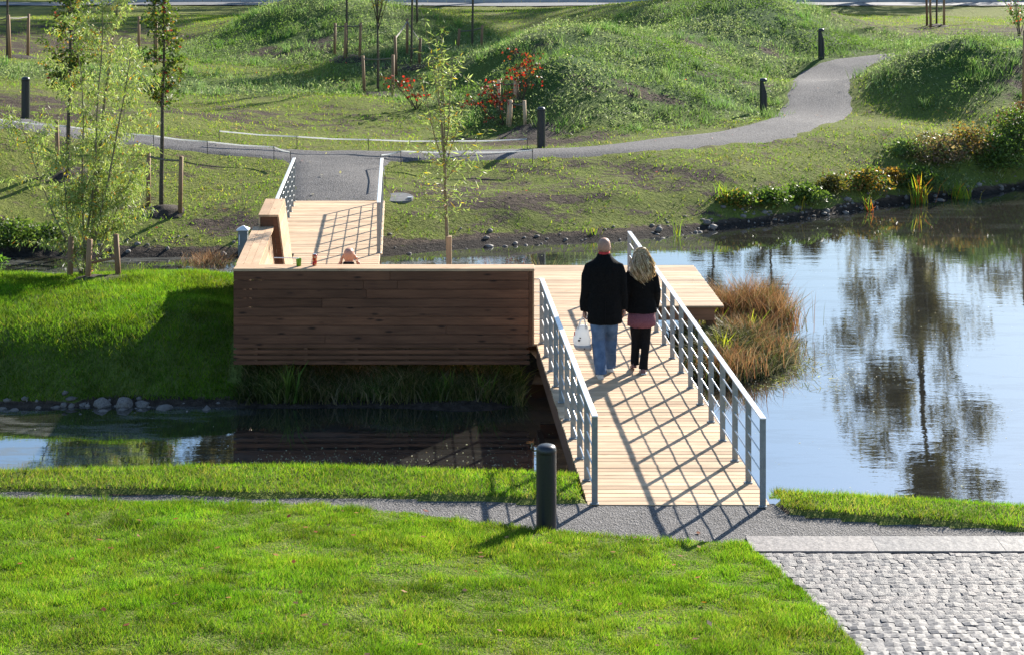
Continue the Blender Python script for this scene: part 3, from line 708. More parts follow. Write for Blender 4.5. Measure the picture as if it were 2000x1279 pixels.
def shoe(name, t, at, heel, toe_dir, lift, mat, s=1.0, pitch=0.0):
    h, d = Vector(heel), Vector(toe_dir).normalized(); q = Vector((d.y, -d.x, 0))
    bm = bmesh.new()
    for off, w, hh in ((0, .036, .075), (.06, .040, .08), (.13, .045, .062), (.20, .046, .05), (.25, .036, .042), (.275, .02, .03)):
        c = h+d*off*s+Vector((0, 0, lift-off*pitch)); hh *= s; w *= s
        ring = [c+q*(w*math.cos(a))+Vector((0, 0, max(math.sin(a), -.0)*hh+.002)) for a in np.linspace(0, math.pi, 9)]
        ring += [c+q*(-w*.9)+Vector((0, 0, 0)), c+q*(w*.9)]
        bm.faces.ensure_lookup_table(); rv = [bm.verts.new(p) for p in ring]
        if off: 
            for k in range(len(rv)): bm.faces.new((prev[k], prev[(k+1) % len(rv)], rv[(k+1) % len(rv)], rv[k]))
        else: bm.faces.new(rv[::-1])
        prev = rv
    bm.faces.new(prev); bmesh.ops.subdivide_edges(bm, edges=bm.edges[:], cuts=1, use_grid_fill=True, smooth=.4)
    return bm_obj(name, bm, mat, t, at, True)

# --- the man in the black coat
at = Vector((1.19, 23.15, 0)); man = thing('person', at, 'man with shaved head in long black coat and jeans, walking away with a white bag', 'person')
bm = bmesh.new(); head(bm, (.005, .04, 1.675), 1.0)
tube(bm, [(.003, .02, 1.40), (.003, .02, 1.50), (.005, .03, 1.60)], [.075, .06, .056], 12)
stack(bm, [(0, .02, .84, .15, .10), (0, .02, 1.0, .15, .095), (0, .02, 1.2, .165, .1), (0, .01, 1.38, .18, .1), (0, .01, 1.46, .1, .08)])
LW, RW = (-.252, .03, .86), (.250, .045, .885)
for sx, wv in ((-1, LW), (1, RW)):
    tube(bm, [(sx*.17, .01, 1.41), (sx*.235, -.01, 1.16), (wv[0], wv[1]-.01, wv[2]+.05), wv], [.05, .043, .03, .026], 10)
hand(bm, LW, (0, 0, -1), (0, 1, 0), (1, 0, 0), 1.35); hand(bm, RW, (.12, .1, -1), (0, 1, 0), (-1, 0, 0), .8)
for hp, kn, an in (((-.09, .02, .86), (-.075, .05, .48), (-.045, -.03, .08)), ((.085, .02, .86), (.105, .20, .48), (.10, .33, .09))):
    tube(bm, [hp, kn, an], [.085, .055, .038], 10); tube(bm, [an, Vector(an)+Vector((0, .1, -.05))], [.036, .03], 8)
fuse('body', bm, .0075, M['skin'], man, at, 2)
bm = bmesh.new(); stack(bm, [(.005, .035, 1.63, .0735, .094), (.005, .033, 1.665, .0772, .1005), (.005, .0335, 1.70, .0785, .1015), (.005, .034, 1.722, .0775, .0995), (.005, .034, 1.757, .067, .086), (.005, .036, 1.781, .045, .059), (.005, .038, 1.793, .016, .02)], 20, 2.1)
bm_obj('shaved_hair', bm, M['stubble'], man, at, True)
eyes(man, (.005, .04, 1.675), at)
bm = bmesh.new()
stack(bm, [(.005, .01, .70, .222, .150), (.005, .01, .78, .223, .150), (.003, .01, .95, .220, .146), (0, .01, 1.10, .218, .142), (0, .005, 1.25, .222, .143), (0, .0, 1.36, .230, .140), (0, .0, 1.44, .222, .128), (0, .003, 1.49, .185, .112), (0, .006, 1.525, .135, .10), (0, .01, 1.56, .098, .092)], 28, 2.4)
stack(bm, [(0, .012, 1.50, .125, .105), (0, .018, 1.56, .098, .094), (0, .024, 1.60, .092, .09)], 20, 2)
for sx, wv in ((-1, LW), (1, RW)):
    tube(bm, [(sx*.13, 0, 1.455), (sx*.195, -.005, 1.425), (sx*.23, -.015, 1.32), (sx*.242, -.02, 1.12), (wv[0]+sx*.004, wv[1]-.02, wv[2]+.12), (wv[0], wv[1]-.005, wv[2]-.008)], [.058, .068, .069, .064, .059, .056], 14)
fuse('coat', bm, .012, M['coat'], man, at, 5, .012)
box('coat_vent', at+Vector((.01, -.139, .705)), (.006, .012, .30), M['black_cloth'], man)
bm = bmesh.new(); stack(bm, [(.003, .022, 1.58, .076, .080), (.004, .026, 1.622, .073, .078)], 18, 2); bm_obj('red_collar', bm, M['red'], man, at, True)
bm = bmesh.new()
tube(bm, [(-.075, .0, .80), (-.078, .02, .66), (-.072, .05, .48), (-.062, .01, .28), (-.045, -.035, .11), (-.043, -.04, .055)], [.108, .104, .088, .079, .078, .080], 16)
tube(bm, [(.085, .02, .80), (.088, .06, .66), (.098, .19, .48), (.10, .24, .28), (.098, .31, .12), (.098, .33, .06)], [.105, .1, .086, .077, .075, .078], 16)
fuse('jeans', bm, .011, M['jeans'], man, at, 3, .014)
shoe('shoe', man, at, (-.043, -.10, 0), (-.05, 1, 0), 0, M['shoe']); shoe('shoe', man, at, (.098, .27, 0), (.05, 1, 0), 0, M['shoe'])

# --- the bag he carries
bat = at+Vector((-.275, .03, .345)); bagt = thing('carrier_bag', bat, 'white plastic carrier bag hanging from the man\'s left hand', 'bag')
bm = bmesh.new()
stack(bm, [(.015, 0, .0, .095, .05), (.0, 0, .05, .108, .068), (-.015, 0, .14, .112, .072), (-.01, 0, .22, .10, .058), (.0, 0, .29, .075, .04), (.005, 0, .33, .05, .025)], 20, 2.2)
for v in bm.verts: v.co += Vector(mnoise.noise_vector(v.co*11))*.012
bmesh.ops.subdivide_edges(bm, edges=bm.edges[:], cuts=1, use_grid_fill=True, smooth=.6)
for v in bm.verts: v.co += Vector(mnoise.noise_vector(v.co*28))*.007
bm_obj('sack', bm, M['bag'], bagt, bat, True)
for sy in (-.018, .018):
    bm = bmesh.new(); tube(bm, [(-.055, sy, .27), (-.035, sy, .36), (.0, sy*.6, .438), (.012, sy*.6, .44), (.03, sy, .36), (.045, sy, .28)], [.02, .016, .011, .011, .015, .019], 8, flat=.35); bm_obj('handle', bm, M['bag'], bagt, bat, True)
bm = bmesh.new(); stack(bm, [(.014, 0, .012, .104, .062), (.004, 0, .045, .1145, .0745), (-.004, 0, .075, .1165, .0775)], 20, 2.2); bm_obj('grey_print', bm, M['bag_grey'], bagt, bat, True)
for px_, pz, w, h, mt in ((-.108, .21, .012, .05, 'bag_red'), (-.05, .135, .03, .022, 'bag_ink'), (-.035, .17, .018, .014, 'bag_ink'), (.02, .03, .018, .016, 'bag_ink')):
    box('print_mark', bat+Vector((px_, -.078, pz)), (w, .004, h), M[mt], bagt)

# --- the woman
wat = Vector((1.655, 23.45, 0)); wo = thing('person', wat, 'woman with long curly blond hair in black jacket and mauve skirt', 'person')
bm = bmesh.new(); head(bm, (.04, .03, 1.50), .94)
tube(bm, [(.03, .0, 1.26), (.035, .01, 1.35), (.04, .02, 1.44)], [.06, .05, .048], 12)
stack(bm, [(.03, .01, .78, .15, .10), (.03, .01, .95, .125, .085), (.03, .01, 1.15, .14, .09), (.03, .0, 1.26, .15, .08), (.03, .0, 1.32, .08, .06)])
WL_, WR_ = (-.165, .06, .80), (.235, .10, .82)
for sx, wv in ((-1, WL_), (1, WR_)):
    tube(bm, [(.03+sx*.14, 0, 1.27), (.03+sx*.195, -.03, 1.05), (wv[0]-sx*.005, wv[1]-.03, wv[2]+.06), wv], [.042, .036, .026, .022], 10)
hand(bm, WL_, (-.5, .1, -1), (0, 1, 0), (-1, 0, 0), .8, .85); hand(bm, WR_, (-.1, .4, -1), (0, 1, 0), (-1, 0, 0), .7, .85)
for hp, kn, an in (((-.04, .01, .8), (-.03, .05, .45), (-.045, .03, .10)), ((.10, .0, .8), (.095, .02, .45), (.055, -.07, .08))):
    tube(bm, [hp, kn, an], [.075, .048, .033], 10); tube(bm, [an, Vector(an)+Vector((0, .09, -.05))], [.032, .026], 8)
fuse('body', bm, .0075, M['skin'], wo, wat, 2); eyes(wo, (.04, .03, 1.50), wat, .94)
bm = bmesh.new()
stack(bm, [(.04, .01, .775, .205, .135), (.04, .01, .86, .19, .125), (.035, .01, .98, .168, .112), (.032, .0, 1.12, .180, .116), (.03, -.005, 1.22, .185, .112), (.03, -.005, 1.285, .155, .095), (.032, .0, 1.33, .085, .075), (.035, .005, 1.37, .07, .07)], 26, 2.3)
for sx, wv in ((-1, WL_), (1, WR_)):
    tube(bm, [(.03+sx*.12, 0, 1.28), (.03+sx*.165, -.01, 1.235), (.035+sx*.205, -.04, 1.06), (wv[0]+sx*.004, wv[1]-.04, wv[2]+.12), (wv[0], wv[1], wv[2])], [.062, .068, .058, .052, .048], 14)
fuse('jacket', bm, .011, M['coat'], wo, wat, 4, .010)
bm = bmesh.new(); stack(bm, [(.04, .01, .60, .186, .140), (.04, .01, .68, .184, .135), (.04, .01, .80, .168, .12)], 30, 2.2)
for v in bm.verts:
    if v.co.z < .7: v.co.z += .012*math.sin(v.co.x*40)
    v.co += Vector(mnoise.noise_vector(v.co*16))*.007
bm_obj('skirt', bm, M['mauve'], wo, wat, True)
bm = bmesh.new()
tube(bm, [(-.03, .01, .72), (-.035, .03, .55), (-.03, .06, .42), (-.04, .05, .24), (-.045, .03, .10), (-.045, .03, .085)], [.08, .074, .062, .056, .057, .058], 14)
tube(bm, [(.10, .0, .72), (.10, .01, .55), (.095, .02, .42), (.078, -.02, .24), (.06, -.07, .08), (.058, -.08, .05)], [.08, .074, .062, .057, .058, .06], 14)
fuse('trousers', bm, .010, M['black_cloth'], wo, wat, 3, .010)
shoe('shoe', wo, wat, (-.055, -.02, 0), (-.05, 1, 0), .055, M['shoe_red'], .86, .2); shoe('shoe', wo, wat, (.052, -.14, 0), (.08, 1, 0), 0, M['shoe_red'], .86)
box('sole', wat+Vector((.06, -.03, -.001)), (.075, .24, .014), M['shoe'], wo, .004)
# hair: a soft mass under hundreds of curling locks
bm = bmesh.new(); stack(bm, [(.055, -.075, 1.12, .045, .03), (.05, -.085, 1.20, .065, .04), (.045, -.07, 1.30, .09, .055), (.04, -.035, 1.40, .10, .08), (.04, .0, 1.50, .095, .09), (.04, .012, 1.57, .095, .09), (.04, .015, 1.615, .055, .055), (.04, .015, 1.63, .02, .02)], 20, 2.1)
hm = fuse('hair_mass', bm, .014, M['hair'], wo, wat, 4, .02)
a_ = hm.data.attributes.new('tint', 'FLOAT_COLOR', 'POINT'); a_.data.foreach_set('color', np.tile(np.array([.20, .135, .065, 1], np.float32), len(hm.data.vertices)))
hv, hf, ht = [], [], []
for k in range(1000):
    th = random.uniform(-2.75, -.39) if k % 5 else random.uniform(-3.3, .2)
    u = random.random(); sx, sy = math.cos(th), math.sin(th)
    z0 = 1.62-.10*u; r0 = .04+.075*u**.6; spread = random.uniform(.78, 1.25)
    end = random.uniform(1.02, 1.22)+.17*abs(sx)**3*random.random(); ph = random.uniform(0, 6.3); fq = random.uniform(30, 52); am = random.uniform(.007, .021); w_ = random.uniform(.0025, .006)
    if k % 9 == 0: spread *= random.uniform(1.1, 1.4); am *= 1.5; w_ *= .6
    col = tints(1, [(.36, .25, .12), (.55, .43, .26), (.15, .09, .04), (.78, .68, .5)], [3, 3, 2, 2], jit=.2)[0]; steps = 18; prev = None
    for s_ in range(steps+1):
        f = s_/steps; zz = z0+(end-z0)*f
        prof = np.interp(zz, [1.06, 1.14, 1.22, 1.32, 1.42, 1.52, 1.62], [.02, .042, .085, .135, .145, .108, .045])*spread**(f)
        rx = r0*(1-min(1, f*4))+prof*min(1, f*4)
        cx = .04+sx*rx+math.sin(zz*fq+ph)*am*f**.5+.012*f; cy = .0-.055*min(1, f*1.6)+sy*rx*np.interp(zz, [1.1, 1.4, 1.6], [.5, .72, .95])+math.cos(zz*fq+ph)*am*f**.5
        b0 = len(hv); hv += [(cx-w_, cy, zz), (cx+w_, cy-.002, zz)]; ht += [col, col]
        if s_: hf += [b0-2, b0-1, b0+1, b0]
mesh_obj('curly_hair', raw_mesh('curly_hair', hv, hf, 4, np.array(ht)), M['hair'], wo, wat)['kind'] = 'stuff'

# --- the man on the bench, hands to his ears
sat = Vector((-2.32, 25.42, .05)); se = thing('person', sat, 'bald man in black sitting behind the brown wall, hands at his ears', 'person')
bm = bmesh.new(); hc = Vector((0, .09, 1.065)); head(bm, hc, .98)
tube(bm, [(0, .02, .86), (0, .05, .93), (0, .075, .98)], [.07, .058, .055], 12)
stack(bm, [(0, .0, .46, .16, .12), (0, .0, .6, .15, .1), (0, .02, .78, .17, .1), (0, .03, .84, .12, .07), (0, .03, .88, .06, .05)])
for sx in (-1, 1):
    wv = Vector((sx*.118, .15, .965)); tube(bm, [(sx*.14, .03, .80), (sx*.26, .16, .68), wv], [.046, .04, .026], 10)
    hand(bm, wv+Vector((sx*-.005, -.01, -.0)), (sx*-.16, -.5, 1), (0, 1, .3), (-sx, 0, 0), .35, .72)
    tube(bm, [(sx*.09, .05, .5), (sx*.12, .46, .49), (sx*.12, .47, .1)], [.08, .055, .038], 10); tube(bm, [(sx*.12, .47, .08), (sx*.12, .6, .03)], [.035, .03], 8)
fuse('body', bm, .0075, M['skin'], se, sat, 2); eyes(se, hc, sat, .98)
bm = bmesh.new(); stack(bm, [(0, .0, .45, .185, .145), (0, .0, .6, .18, .13), (0, .02, .78, .2, .125), (0, .03, .86, .18, .10), (0, .035, .915, .1, .08), (0, .045, .955, .08, .078), (0, .052, .99, .074, .074)], 22, 2.3)
for sx in (-1, 1): tube(bm, [(sx*.14, .03, .86), (sx*.2, .05, .8), (sx*.26, .16, .68), (sx*.128, .155, .92)], [.06, .066, .055, .04], 12)
fuse('jumper', bm, .012, M['black_cloth'], se, sat, 4, .01)
bm = bmesh.new()
for sx in (-1, 1): tube(bm, [(sx*.08, -.02, .52), (sx*.1, .2, .53), (sx*.12, .45, .5), (sx*.125, .48, .42), (sx*.122, .47, .09)], [.095, .09, .075, .07, .06], 12)
fuse('trousers', bm, .012, M['jeans'], se, sat, 3)
for sx in (-1, 1): shoe('shoe', se, sat, (sx*.12, .40, -.05), (sx*.1, 1, 0), 0, M['shoe'])

# --- drinks on the wall top
cat_ = Vector(((614.5-1000)*25.02/F, 25.02, 1.073)); t = thing('drink_can', cat_, 'tall dark red drink can standing on top of the brown wall', 'can')
bm = bmesh.new(); stack(bm, [(0, 0, 0, .026, .026), (0, 0, .008, .032, .032), (0, 0, .148, .032, .032), (0, 0, .158, .027, .027)], 18, 2); bm_obj('shell', bm, M['can'], t, cat_, True)
bm = bmesh.new(); stack(bm, [(0, 0, .1585, .027, .027), (0, 0, .164, .0275, .0275), (0, 0, .165, .022, .022)], 18, 2); bm_obj('lid', bm, M['can_top'], t, cat_)
cu = Vector(((583.5-1000)*24.99/F, 24.99, 1.073)); t = thing('cup', cu, 'small green cup standing on top of the brown wall', 'cup')
bm = bmesh.new(); stack(bm, [(0, 0, 0, .032, .032), (0, 0, .10, .039, .039), (0, 0, .103, .040, .040), (0, 0, .103, .036, .036), (0, 0, .03, .03, .03)], 20, 2); bm_obj('beaker', bm, M['green'], t, cu, True)
bm = bmesh.new(); tube(bm, [(0, 0, .108), (-.355, .09, .098)], .0065, 8); st = bm_obj('white_stick', bm, M['white'], None, cu)
tag(st, 'thin white stick lying from the green cup to the side wall', 'stick')

# ------------------------------------------------------------------ trees
class Tree:
    def __init__(s): s.bm = bmesh.new(); s.lp = []; s.la = []
    def branch(s, p, d, L, r, wob=.12, n=6, up=.0, sides=5, taper=.25):
        pts = [Vector(p)]; d = Vector(d).normalized()
        for k in range(n):
            d = (d+Vector((random.gauss(0, wob), random.gauss(0, wob), random.gauss(0, wob*.6)+up))).normalized(); pts.append(pts[-1]+d*L/n)
        tube(s.bm, pts, [r*(1-(1-taper)*k/n) for k in range(n+1)], sides); return pts
    def leaf(s, p, d): s.lp.append(tuple(p)); s.la.append(tuple(d))
def at_f(pts, f):
    k = min(int(f*(len(pts)-1)), len(pts)-2); return pts[k].lerp(pts[k+1], f*(len(pts)-1)-k)
def cone(d, spread):
    d = Vector(d).normalized(); o = d.orthogonal().normalized(); o.rotate(Matrix.Rotation(random.uniform(0, 6.283), 3, d)); return (d*math.cos(spread)+o*math.sin(spread)).normalized()
def finish(name, T, at, label, bark, palette, wts, L, Wd, group=None, leafmat='leaf', cat='tree'):
    t = thing(name, at, label, cat, group); bm_obj('trunk', T.bm, M[bark], t, at, True)
    n = len(T.lp)
    if n:
        me_ = leaves_me('crown', np.array(T.lp), np.array(T.la), rng.uniform(L*.6, L*1.2, n), rng.uniform(Wd*.7, Wd*1.25, n), tints(n, palette, wts))
        mesh_obj('crown', me_, M[leafmat], t, at)
    return t
def droop(k=.5): return Vector((random.gauss(0, .55), random.gauss(0, .55), random.gauss(-k, .35)))
WILLOW = [(.13, .19, .05), (.19, .25, .08), (.26, .31, .14), (.33, .36, .21), (.38, .27, .02), (.42, .16, .02)]
# the multi-stemmed willow on the islet lawn
T = Tree(); wl = hit(165, 543)
for k, (dx, dy, L, r) in enumerate(((.03, 0, 5.9, .04), (.10, .05, 4.9, .025), (.30, -.03, 4.2, .026), (-.05, .08, 4.6, .02), (-.42, .1, 3.0, .018), (.55, .1, 2.4, .016), (.75, -.1, 1.7, .012), (.35, .25, 3.2, .015), (-.18, -.2, 2.6, .015))):
    st_ = T.branch((random.uniform(-.05, .05), random.uniform(-.04, .04), -.05), (dx, dy, 1), L, r, .045, 12, .04, 7, .2)
    nb = int(L*6.5)
    for j in range(nb):
        f = random.uniform(.10, .98) if k != 4 else random.uniform(.3, .98); p = at_f(st_, f); out = Vector((random.gauss(.15, 1), random.gauss(0, 1), random.uniform(.1, 1.0))).normalized()
        LL = random.uniform(.45, 1.3)*(1-.45*f); br = T.branch(p, out, LL, .006, .16, 5, .02, 4)
        for q in range(int(LL*125)+8):
            pp = at_f(br, random.uniform(.1, 1)); T.leaf(pp+Vector((random.gauss(0, .05), random.gauss(0, .05), random.gauss(0, .04))), droop(.6))
finish('willow_tree', T, wl, 'multi-stemmed young willow with narrow pale leaves on the islet lawn', 'bark_pale', WILLOW, [5, 6, 5, 4, 1, .4], .10, .018)
# the slim willow standing behind the deck
T = Tree(); cw = Vector(((877-1000)*31.3/F, 31.3, -.72))
main = T.branch((0, 0, -.2), (-.012, 0, 1), 2.75, .036, .012, 8, .02, 8, .7); top = main[-1]
for dx, L in ((-.20, 2.25), (.0, 2.6), (.10, 2.3), (-.34, 1.7), (.30, 1.7), (.2, 2.0), (-.1, 2.2)):
    st_ = T.branch(top-Vector((0, 0, random.uniform(0, .35))), (dx, random.gauss(0, .08), 1), L, .014, .05, 9, .05, 5)
    for j in range(11):
        f = random.uniform(.05, 1); p = at_f(st_, f); LL = random.uniform(.25, .75)*(1-.5*f); br = T.branch(p, (random.gauss(0, 1.0), random.gauss(0, .8), 1), LL, .004, .1, 4, .05, 4)
        for q in range(int(LL*26)+3): T.leaf(at_f(br, random.uniform(.05, 1))+Vector((random.gauss(0, .03), random.gauss(0, .03), random.gauss(0, .03))), droop(.1))
for k in range(15):
    f = random.uniform(.52, 1); p = at_f(main, f); a = random.uniform(0, 6.28); LL = random.uniform(.5, 1.15); br = T.branch(p, (math.cos(a), math.sin(a)*.8, .75), LL, .008, .1, 6, .02, 4)
    for q in range(int(LL*48)): T.leaf(at_f(br, random.uniform(.15, 1))+Vector((random.gauss(0, .04), random.gauss(0, .04), random.gauss(0, .04))), droop(.15))
finish('willow_sapling', T, cw, 'slim young willow with sparse narrow leaves rising behind the deck', 'bark_pale', WILLOW, [6, 5, 4, 4, 1.5, .3], .13, .019)
box('timber_sleeve', cw+Vector((.0, -.03, -.1)), (.095, .095, 1.17), M['stake_new'], None, .004); tag(bpy.data.objects['timber_sleeve'], 'square pale timber post at the foot of the slim willow', 'post')
# two darker fruit trees behind
def fruit(px, py, htop, cz0, cr, label, lean=0):
    T = Tree(); b = hit(px, py); main = T.branch((0, 0, -.1), (lean, 0, 1), htop+.1, .05, .02, 12, .02, 7, .3)
    for k in range(60):
        f = random.uniform(cz0, 1); p = at_f(main, f); a = random.uniform(0, 6.28); LL = cr*random.uniform(.5, 1.1)*(1-.5*(f-cz0)/(1-cz0)); br = T.branch(p, (math.cos(a), math.sin(a), .7), LL, .011, .14, 5, .03, 4)
        for q in range(int(LL*80)+8): T.leaf(at_f(br, random.uniform(.25, 1))+Vector((random.gauss(0, .06), random.gauss(0, .06), random.gauss(0, .06))), droop(.25))
    return finish('fruit_tree', T, b, label, 'bark', [(.05, .085, .02), (.08, .12, .025), (.12, .15, .03), (.25, .13, .03), (.2, .03, .03)], [6, 5, 3, 1, .5], .10, .055, 'young fruit trees on the far bank')
fruit(132, 345, 5.2, .34, .95, 'dark-trunked young fruit tree with reddish leaves behind the willow at left')
fruit(315, 408, 5.0, .36, .75, 'dark-trunked young fruit tree between the willow and the far footbridge')
# bare saplings
def sapling(px, py, h, label, fork=.45):
    T = Tree(); b = hit(px, py); main = T.branch((0, 0, -.1), (random.gauss(0, .01), 0, 1), h*fork+.1, .04, .008, 6, .01, 7, .75)
    for k in range(9):
        st_ = T.branch(at_f(main, random.uniform(.86, 1)), cone((0, 0, 1), random.uniform(.05, .35)), h*random.uniform(.3, .52), .017, .06, 6, .06, 5)
        for j in range(5):
            br = T.branch(at_f(st_, random.uniform(.2, .95)), cone((0, 0, 1), .5), random.uniform(.3, .8), .006, .08, 4, .05, 4)
            for q in range(5): T.leaf(at_f(br, random.random()), droop(.2))
    finish('sapling', T, b, label, 'bark', [(.12, .14, .03), (.2, .14, .03)], None, .08, .045, 'bare saplings on the hillside')
sapling(738, 184, 4.6, 'bare sapling with upswept fork and two stakes, nearest of the hillside saplings')
sapling(677, 116, 5.2, 'bare sapling among three close stakes on the left mound', .6)
sapling(803, 133, 5.4, 'tall straight bare sapling behind the slim willow\'s tip', .6)
sapling(815, 48, 5.2, 'thin bare sapling farthest up the mound behind the willow tip', .6)
sapling(922, 98, 5.2, 'bare sapling with strap to a thick stake left of the red shrubs', .6)
sapling(14, 112, 5.2, 'bare sapling at the shady left edge behind the bollard', .6)
sapling(302, 118, 5.2, 'bare sapling in the shade above the fruit tree', .6)
sapling(1829, 50, 5.4, 'bare sapling with three stakes near the road at upper right', .65)
# stakes
def stakes(label, items, strap=True, mat='stake', r=.047, ref=None):
    P0 = [hit(x, yb) for x, yb, _ in items]; t = thing('tree_stakes', P0[0], label, 'stakes', 'stakes holding young trees'); tops = []
    for b, (x, yb, yt) in zip(P0, items):
        zt = HC-(yt-YH)*b.y/F; q = b+Vector((random.gauss(0, .012), 0, 0)); top = Vector((q.x+random.gauss(0, .03), b.y, zt)); bm = bmesh.new(); tube(bm, [b-Vector((0, 0, .25)), top], [r, r*.95], 9)
        bm_obj('stake', bm, M[mat], t, (0, 0, 0), True).location = -WORLD[t]; tops.append(top)
    if strap and len(tops) > 1:
        for a, c in zip(tops, tops[1:]):
            a2, c2 = a-Vector((0, 0, .09)), c-Vector((0, 0, .09)); bm = bmesh.new(); mid = (a2+c2)/2-Vector((0, 0, .03)); tube(bm, [a2, mid, c2], .014, 6, flat=1.8); bm_obj('strap', bm, M['strap'], t).location = -WORLD[t]
    return t
stakes('two stakes with a strap on the nearest hillside sapling', [(712, 184, 110), (767, 190, 108)])
stakes('three close stakes on the left mound', [(653, 107, 46), (673, 119, 46), (702, 116, 45)])
stakes('stakes round the tall sapling behind the willow tip', [(774, 147, 71), (795, 108, 37), (818, 128, 76)])
stakes('thick stake and thin one left of the red shrubs', [(893, 97, 57), (939, 95, 50)])
stakes('rope-linked stakes at the shady upper left edge', [(-25, 112, 35), (20, 115, 30), (54, 113, 28)])
stakes('rope-linked stakes in the shade above the fruit tree', [(271, 103, 33), (304, 122, 38), (329, 96, 40)])
stakes('single stake beside the left fruit tree', [(113, 341, 236)])
stakes('two leaning stakes beside the right fruit tree', [(290, 403, 298), (351, 418, 306)], True)
stakes('three stakes near the road at upper right', [(1811, 52, -20), (1818, 55, -20), (1844, 52, -20)])
stakes('pale stakes round the upper red shrub', [(975, 205, 157), (1006, 200, 158), (1012, 198, 158)], True, 'stake_new')
stakes('pale stakes round the lower red shrub', [(990, 247, 196), (995, 249, 196), (1026, 245, 197)], True, 'stake_new')
stakes('stake at the right edge on the bare earth', [(1999, 205, 60)])
ws = stakes('three weathered stakes with a crossbar round the willow on the islet', [(136, 545, 463), (170, 548, 468), (233, 543, 458)], False, 'stake')
a, c = hit(174, 546), hit(233, 543); bm = bmesh.new(); tube(bm, [a+Vector((0, 0, .26)), c+Vector((0, 0, .33))], .022, 7); bm_obj('crossbar', bm, M['stake'], ws).location = -WORLD[ws]
# mulch heaps at the feet of the trees
for px, py, r in ((195, 549, .62), (140, 348, .6), (322, 415, .55), (740, 187, .8), (680, 117, .8), (805, 135, .6), (1830, 53, .6), (1030, 262, 1.0), (40, 114, .7), (310, 120, .7), (1995, 78, .6)):
    c = hit(px, py); bm = bmesh.new(); bmesh.ops.create_grid(bm, x_segments=22, y_segments=22, size=1.15)
    for v in bm.verts:
        d = v.co.length; x, y = c.x+v.co.x*r, c.y+v.co.y*r*.9; v.co = Vector((v.co.x*r, v.co.y*r*.9, land1(x, y)-c.z-.06+.15*max(0, 1-d*d)+.035*mnoise.noise(Vector((x*7, y*7, 0)))*(d < 1.1)))
    bm_obj('mulch_bed', bm, M['mulch'], None, c, True)['kind'] = 'structure'
# red-leaved shrubs
def redshrub(px, py, h, spread, label, pal=None, w=None, n=30, lean=0):
    T = Tree(); b = hit(px, py)
    for k in range(7):
        st_ = T.branch((random.gauss(0, .04), random.gauss(0, .04), -.05), (random.gauss(lean, spread), random.gauss(0, spread), 1), h*random.uniform(.75, 1.1), .014, .09, 7, -.03, 5)
        for j in range(n//7+3):
            br = T.branch(at_f(st_, random.uniform(.35, 1)), (random.gauss(0, 1), random.gauss(0, 1), random.uniform(-.2, .6)), random.uniform(.2, .5), .005, .15, 4, -.05, 4)
            for q in range(random.randint(3, 9)): T.leaf(at_f(br, random.uniform(.1, 1))+Vector((random.gauss(0, .03), random.gauss(0, .03), random.gauss(0, .03))), droop(.4))
    finish('shrub', T, b, label, 'bark', pal or [(.42, .025, .025), (.20, .02, .02), (.09, .02, .016), (.30, .09, .02), (.06, .07, .02)], w or [2, 2, 4, 1.5, 2], .11, .06, 'shrubs by the far path', 'leaf', 'shrub')
redshrub(1018, 205, 1.6, .30, 'upper red-leaved shrub with arching shoots on the mound', lean=.15)
redshrub(985, 246, 1.35, .38, 'lower red-leaved shrub behind pale stakes near the bollard', lean=-.35)
redshrub(812, 215, 1.25, .34, 'red and orange shrub seen through the slim willow', n=0)
redshrub(1990, 76, 2.0, .22, 'green shrub with red tips at the upper right edge', [(.06, .12, .025), (.10, .17, .04), (.45, .05, .03)], [5, 4, 1], 60)

# ------------------------------------------------------------------ the tall trees beyond the road (seen in the water)
def big_tree(h, r, seed, leaves, crown0=.22, width=.36):
    random.seed(seed); T = Tree(); main = T.branch((0, 0, -.3), (0, 0, 1), h, r, .03, 14, .03, 9, .12)
    for k in range(34):
        f = random.uniform(crown0, .98); p = at_f(main, f); a = random.uniform(0, 6.283); LL = h*width*(1-.72*(f-crown0)/(1-crown0))*random.uniform(.6, 1.1)
        br = T.branch(p, (math.cos(a), math.sin(a), random.uniform(.5, 1.2)), LL, r*.36*(1.1-f), .11, 7, .02, 5)
        for j in range(9):
            p2 = at_f(br, random.uniform(.2, 1)); d2 = cone(br[-1]-br[0], random.uniform(.4, 1.0)); L2 = LL*random.uniform(.2, .45); b2 = T.branch(p2, d2, L2, .035, .15, 5, .02, 4)
            for q in range(5):
                b3 = T.branch(at_f(b2, random.uniform(.2, 1)), cone(d2, .7), L2*random.uniform(.3, .6), .014, .15, 3, 0, 3)
                for _ in range(leaves): T.leaf(at_f(b3, random.random())+Vector((random.gauss(0, .2), random.gauss(0, .2), random.gauss(0, .2))), droop(.2))
    return T
KINDS = {}
def put_big(kind, X, Y, s, label, rz):
    T_at = Vector((X, Y, land1(X, Y)-.1)); src = KINDS[kind]; t = thing('tall_tree', T_at, label, 'tree', 'tall trees beyond the road')
    t.scale = (s, s, s); t.rotation_euler.z = rz
    for nm, me_ in src:
        o = bpy.data.objects.new(nm, me_); COL.objects.link(o); o.parent = t; WORLD[o] = T_at
def mk_kind(key, T, pal, L, Wd):
    me_ = bpy.data.meshes.new('trunk'); bmesh.ops.recalc_face_normals(T.bm, faces=T.bm.faces); T.bm.to_mesh(me_); T.bm.free(); me_.materials.append(M['bark_far'])
    n = len(T.lp); lm = leaves_me('crown', np.array(T.lp), np.array(T.la), rng.uniform(L*.6, L*1.2, n), rng.uniform(Wd*.7, Wd*1.3, n), tints(n, pal)); lm.materials.append(M['leaf_far'])
    KINDS[key] = [('trunk', me_), ('crown', lm)]
mk_kind('bare', big_tree(25, .42, 3, 12, .12, .34), [(.16, .14, .095), (.12, .11, .075), (.20, .165, .09)], .34, .17)
